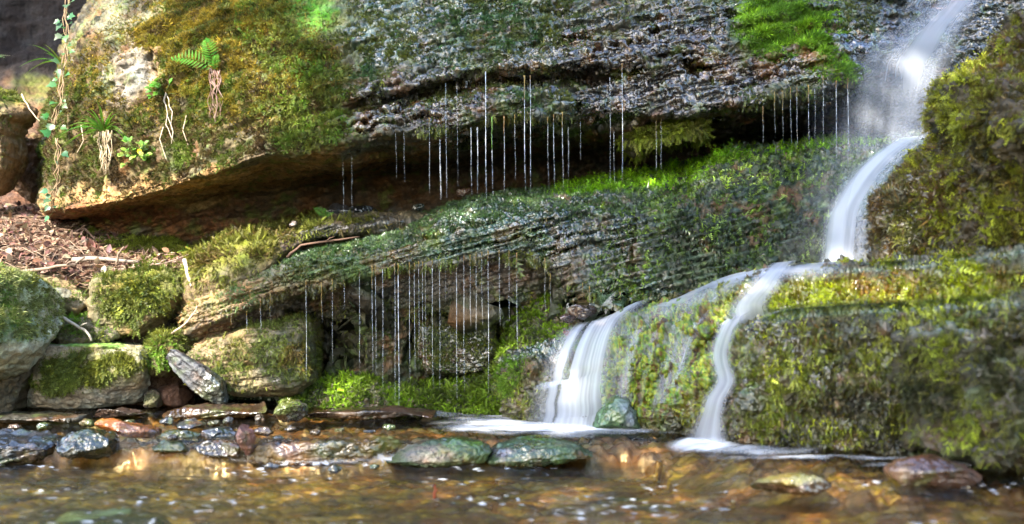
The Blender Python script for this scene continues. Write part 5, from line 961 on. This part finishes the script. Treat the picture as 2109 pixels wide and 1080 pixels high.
TW = [([(105,640,3.88),(130,655,3.82),(165,675,3.79),(185,690,3.78),(188,703,3.78)], 4.2, (.40, .35, .28), 'pale bent twig lying from the mossy rock onto the slab'),
      ([(352,688,3.86),(380,668,3.82),(400,645,3.80),(406,630,3.80)], 2.4, (.42, .32, .24), 'thin curved twig leaning between the moss clump and the ledge'),
      ([(245,556,4.02),(300,549,4.0),(345,542,4.0),(368,534,4.02)], 3, (.28, .20, .15), 'long grey twig lying along the bank above the moss capped block'),
      ([(240,545,4.0),(243,525,4.0),(256,508,4.0)], 3, (.20, .14, .10), 'short forked twig standing up from the litter'),
      ([(40,560,3.98),(100,553,3.97),(155,545,3.97),(175,530,3.98)], 4, (.22, .16, .12), 'brown twig at the front of the litter at left'),
      ([(150,535,4.05),(200,534,4.04),(285,540,4.03)], 6, (.26, .21, .17), 'thick grey stick lying across the litter'),
      ([(380,535,3.98),(386,560,3.94),(394,590,3.9)], 4.5, (.55, .46, .36), 'pale peeled stick hanging below the grass sprig'),
      ([(590,530,3.85),(620,505,3.86),(700,494,3.88),(740,488,3.9)], 3, (.14, .085, .06), 'dark wet twig lying in the crack of the upper ledge'),
      ([(20,470,4.4),(60,480,4.35),(110,505,4.25)], 3, (.32, .23, .17), 'thin twig on the upper left of the bank'),
      ([(120,455,4.5),(150,480,4.4),(175,470,4.38),(200,500,4.3)], 3, (.18, .12, .09), 'crooked twig below the dangling ivy strand'),
      ([(45,195,4.3),(60,225,4.25),(82,250,4.2)], 1.6, (.42, .33, .22), 'thin pale root bridging the gap left of the overhang'),
      ([(895,1028,2.45),(896,1010,2.45),(894,998,2.45)], 3.6, (.20, .045, .02), 'short red brown stick standing in the front stream')]
for pts, w_, c, lab in TW:
    mb = MB(); L = []
    for a, b in zip(pts[:-1], pts[1:]):
        for t in (0, .33, .66): L.append(W(*[a[k] + (b[k] - a[k]) * t for k in range(3)]) + np.array([random.gauss(0, .0016) for _ in range(3)]))
    L.append(W(*pts[-1])); n = len(L); wr = w_ * pts[0][2] / F
    mb.tube(L, [wr * (1 - .55 * i / n) for i in range(n)], c, 7)
    if n > 7: mb.tube([L[n // 2], L[n // 2] + np.array([.015, -.01, .012]), L[n // 2] + np.array([.034, -.012, .018])], [wr * .5, wr * .4, wr * .2], c, 5)
    tag(mb.build('twig', M_DRY), lab, 'twig')
def small_stone(lab, x, y, Y, r, c, wet=.1, k=0, cat='stone', name='stone'):
    ol = [(x + r * math.cos(a) * (1.25 + .25 * math.sin(2 * a + k)), y + r * .75 * math.sin(a) * (1 + .25 * math.cos(3 * a + k))) for a in np.linspace(0, 2 * math.pi, 12)[:-1]]
    return wall_block(name, lab, cat, ol, Y, r * Y / F * .8, r * Y / F * .8, 2.6, c, wet, (), 300 + k, .006, 0, .003, 70, 22, mat=M_STONE, fac=12)
ST = [(32,440,4.62,16,(.22,.17,.11),'tan stone at the top of the debris bank'),(75,447,4.6,14,(.18,.12,.08),'brown stone just below the overhang corner'),(135,492,4.35,13,(.20,.13,.09),'reddish stone in the middle of the litter'),(120,515,4.2,12,(.17,.12,.08),'flat stone near the front of the litter'),(175,500,4.25,9,(.25,.18,.13),'small pale stone in the litter'),(28,452,4.5,10,(.14,.10,.06),'small dark stone at the left top of the bank'),(130,606,3.92,18,(.15,.14,.10),'grey flat stone wedged between the boulder and the mossy rock'),
      (700,436,4.2,26,(.05,.05,.055),'dark wet rock in the recess beside the small fern'),(742,440,4.3,26,(.035,.03,.03),'dark brown rock behind the wet one in the recess'),(955,398,4.3,15,(.14,.075,.05),'reddish angular stone behind the trickles on the ledge'),(862,428,4.2,12,(.05,.06,.05),'greenish small stone on the ledge under the overhang'),(605,462,4.0,7,(.12,.08,.07),'brown chip standing on the upper ledge'),
      (1170,688,3.62,11,(.22,.10,.055),'orange leaf shaped stone above the cascade rim'),(1238,668,3.62,9,(.24,.14,.09),'pinkish pebble on the wet shelf behind the cascade'),(1200,640,3.66,22,(.07,.045,.035),'dark brown stone under the ledge drips'),(1170,655,3.70,16,(.10,.06,.05),'rusty stone beside the dark one under the ledge drips'),(1230,640,3.8,14,(.05,.05,.05),'dark stone at the right of the under ledge pile')]
for i, (x, y, Y, r, c, lab) in enumerate(ST): small_stone(lab, x, y, Y, r, c, .75 if x > 600 else .08, i)

# ------------------------------------------------------------------ unseen trees and two above the cliff
def leaf_cloud(name, C, size, cols, parent, seed=0):
    rg = np.random.default_rng(seed); n = len(C)
    a = rg.normal(0, 1, (n, 3)); a /= np.linalg.norm(a, axis=1, keepdims=True); b = np.cross(a, rg.normal(0, 1, (n, 3))); b /= np.linalg.norm(b, axis=1, keepdims=True)
    s = size * np.exp(rg.normal(0, .25, (n, 1)))
    V = np.stack([C - a * s, C + b * s * .45, C + a * s, C - b * s * .45], 1).reshape(-1, 3)
    cols = np.array(cols)[rg.integers(0, len(cols), n)] * np.exp(rg.normal(0, .2, (n, 1)))
    me = raw_mesh(name, V, np.arange(n * 4).reshape(-1, 4), 4, False); attr(me, 'col', np.repeat(cols, 4, 0)); return link(name, me, M_LEAF, parent)
SUNV = np.array(SUN)
def tree(label, base, height, crown_pts, size, seed=0):
    rg = random.Random(seed); r = empty('tree', base); mb = MB(); b = Vector(base); c = Vector(crown_pts.mean(0)); top = Vector((b.x * .4 + c.x * .6, b.y * .4 + c.y * .6, height))
    mid = (b + top) / 2 + Vector((.2, .1, 0))
    mb.tube([b, b + (mid - b) * .5, mid, top], [.22, .17, .14, .05], (.07, .055, .04), 10)
    for k in range(9):
        q = Vector(crown_pts[rg.randrange(len(crown_pts))]); st = mid + (top - mid) * rg.random()
        mb.tube([st, (st + q) / 2 + Vector((0, 0, .15)), q], [.06, .035, .012], (.07, .055, .04), 6)
    mb.build('trunk', M_DRY, r); leaf_cloud('crown', crown_pts, size, [(.05, .09, .02), (.07, .12, .025), (.09, .15, .03)], r, seed)
    tag(r, label, 'tree'); return r
rg = np.random.default_rng(5)
VP = np.vstack([q[::k] for q, k in ((cl.P, 6), (ML.P, 5), (MU.P, 4), (CR.P, 4), (RK.P, 3), (nr.P, 2), (HP.P, 3), (MF.P, 4), (Pw[Pw[:, 1] > 1.7], 5))])
vx, vy = pxy(VP); ok = ((vx > 560) | ((vy > 850) & (vx > -200))) & (vx < 2500) & (vy > -430) & (vy < 1150); VP, vx, vy = VP[ok], vx[ok], vy[ok]
cell = (np.floor(vx / 13) + 4000 * np.floor((vy + 500) / 13)).astype(int); od = np.lexsort((VP[:, 1], cell)); fi = np.r_[True, np.diff(cell[od]) != 0]; T = VP[od][fi]
tx, ty = pxy(T); n = len(T)
edge = np.maximum(.62 * (ty > 885), sstep(640, 740, tx + 50 * np.sin(ty * .013) + .28 * np.maximum(ty - 430, 0) * (ty < 860)))
holes = np.zeros(n)
for cx, cy, rx, ry in [(1720, 590, 260, 34), (1440, 640, 70, 40), (1400, 366, 170, 24), (1600, 45, 90, 60), (1690, 110, 40, 40), (640, 20, 80, 60), (1620, 1000, 120, 30), (720, 800, 90, 40), (640, 560, 70, 30), (1180, 800, 60, 60), (1840, 480, 50, 50), (980, 1000, 200, 20)]: holes = np.maximum(holes, blob(tx, ty, cx, cy, rx, ry, 0, .4))  # gaps cut in the crown so sun reaches chosen spots
keep = rg.random(n) < edge * np.where(ty > 935, .5, 1) * (1 - .97 * holes) * np.clip(.85 + 1.2 * fbm(T, 2.2, 2, 333), 0, 1)
T = T[keep]; CP = T + SUNV * rg.uniform(6.2, 8.2, (len(T), 1)); print('leaves', len(CP))  # unseen crown: leaves set along sun rays from the spots to shade
tree('unseen leafy tree with its crown shaped to shade the right side of the stream', (-4.6, -3.2, -.4), 6.2, CP, .085, 5)
n2 = 700; T = cv.P[rg.integers(0, len(cv.P), 16000)]; tx, ty = pxy(T); T = T[(ty < 130) & (tx > -300) & (tx < 260)]; T2 = cl.P[rg.integers(0, len(cl.P), 30000)]; tx, ty = pxy(T2); T = np.vstack([T, T2[(ty < 30 - .25 * (tx - 200) + 25 * np.sin(tx * .05)) & (tx < 420) & (ty > -200)]])  # spots that the unseen slim crown is shaped to shade
tree('unseen slim tree at the left with its crown shaped to shade the cleft', (-6.6, -1.2, -.4), 5.5, T + SUNV * rg.uniform(5.5, 6.6, (len(T), 1)), .09, 6)
for i, (x, y, h, w) in enumerate([(-13, -7, 8, 3), (-3.6, -11, 11, 4.0), (3.4, -10, 12.5, 4.4), (9.5, -5, 11, 4)]):  # unseen trees added to darken low reflections in the wet rock
    C = rg.normal(0, 1, (5200, 3)); C /= np.linalg.norm(C, axis=1, keepdims=True); C *= rg.random((5200, 1)) ** .45 * np.array([w, w * .8, h * .46]); C += np.array([x, y, h * .55]); C += .35 * rg.normal(0, 1, (26, 3))[rg.integers(0, 26, 5200)]
    tree(['broad', 'low', 'tall', 'loose'][i] + ' unseen leafy tree added behind the viewer to darken reflections', (x, y, -.6), h, C, .17, 20 + i)
for i, (x, y, h, w) in enumerate([(-3.4, 7.6, 5.2, 1.5), (3.2, 7.8, 5.6, 1.6)]):
    C = rg.normal(0, 1, (3000, 3)); C /= np.linalg.norm(C, axis=1, keepdims=True); C *= rg.random((3000, 1)) ** .45 * np.array([w, w * .8, 1.5]); C += np.array([x, y, h - .8])
    tree(['leafy tree standing above the cliff at left', 'leafy tree standing above the cliff at right'][i], (x, y, -.6), h, C, .14, 40 + i)
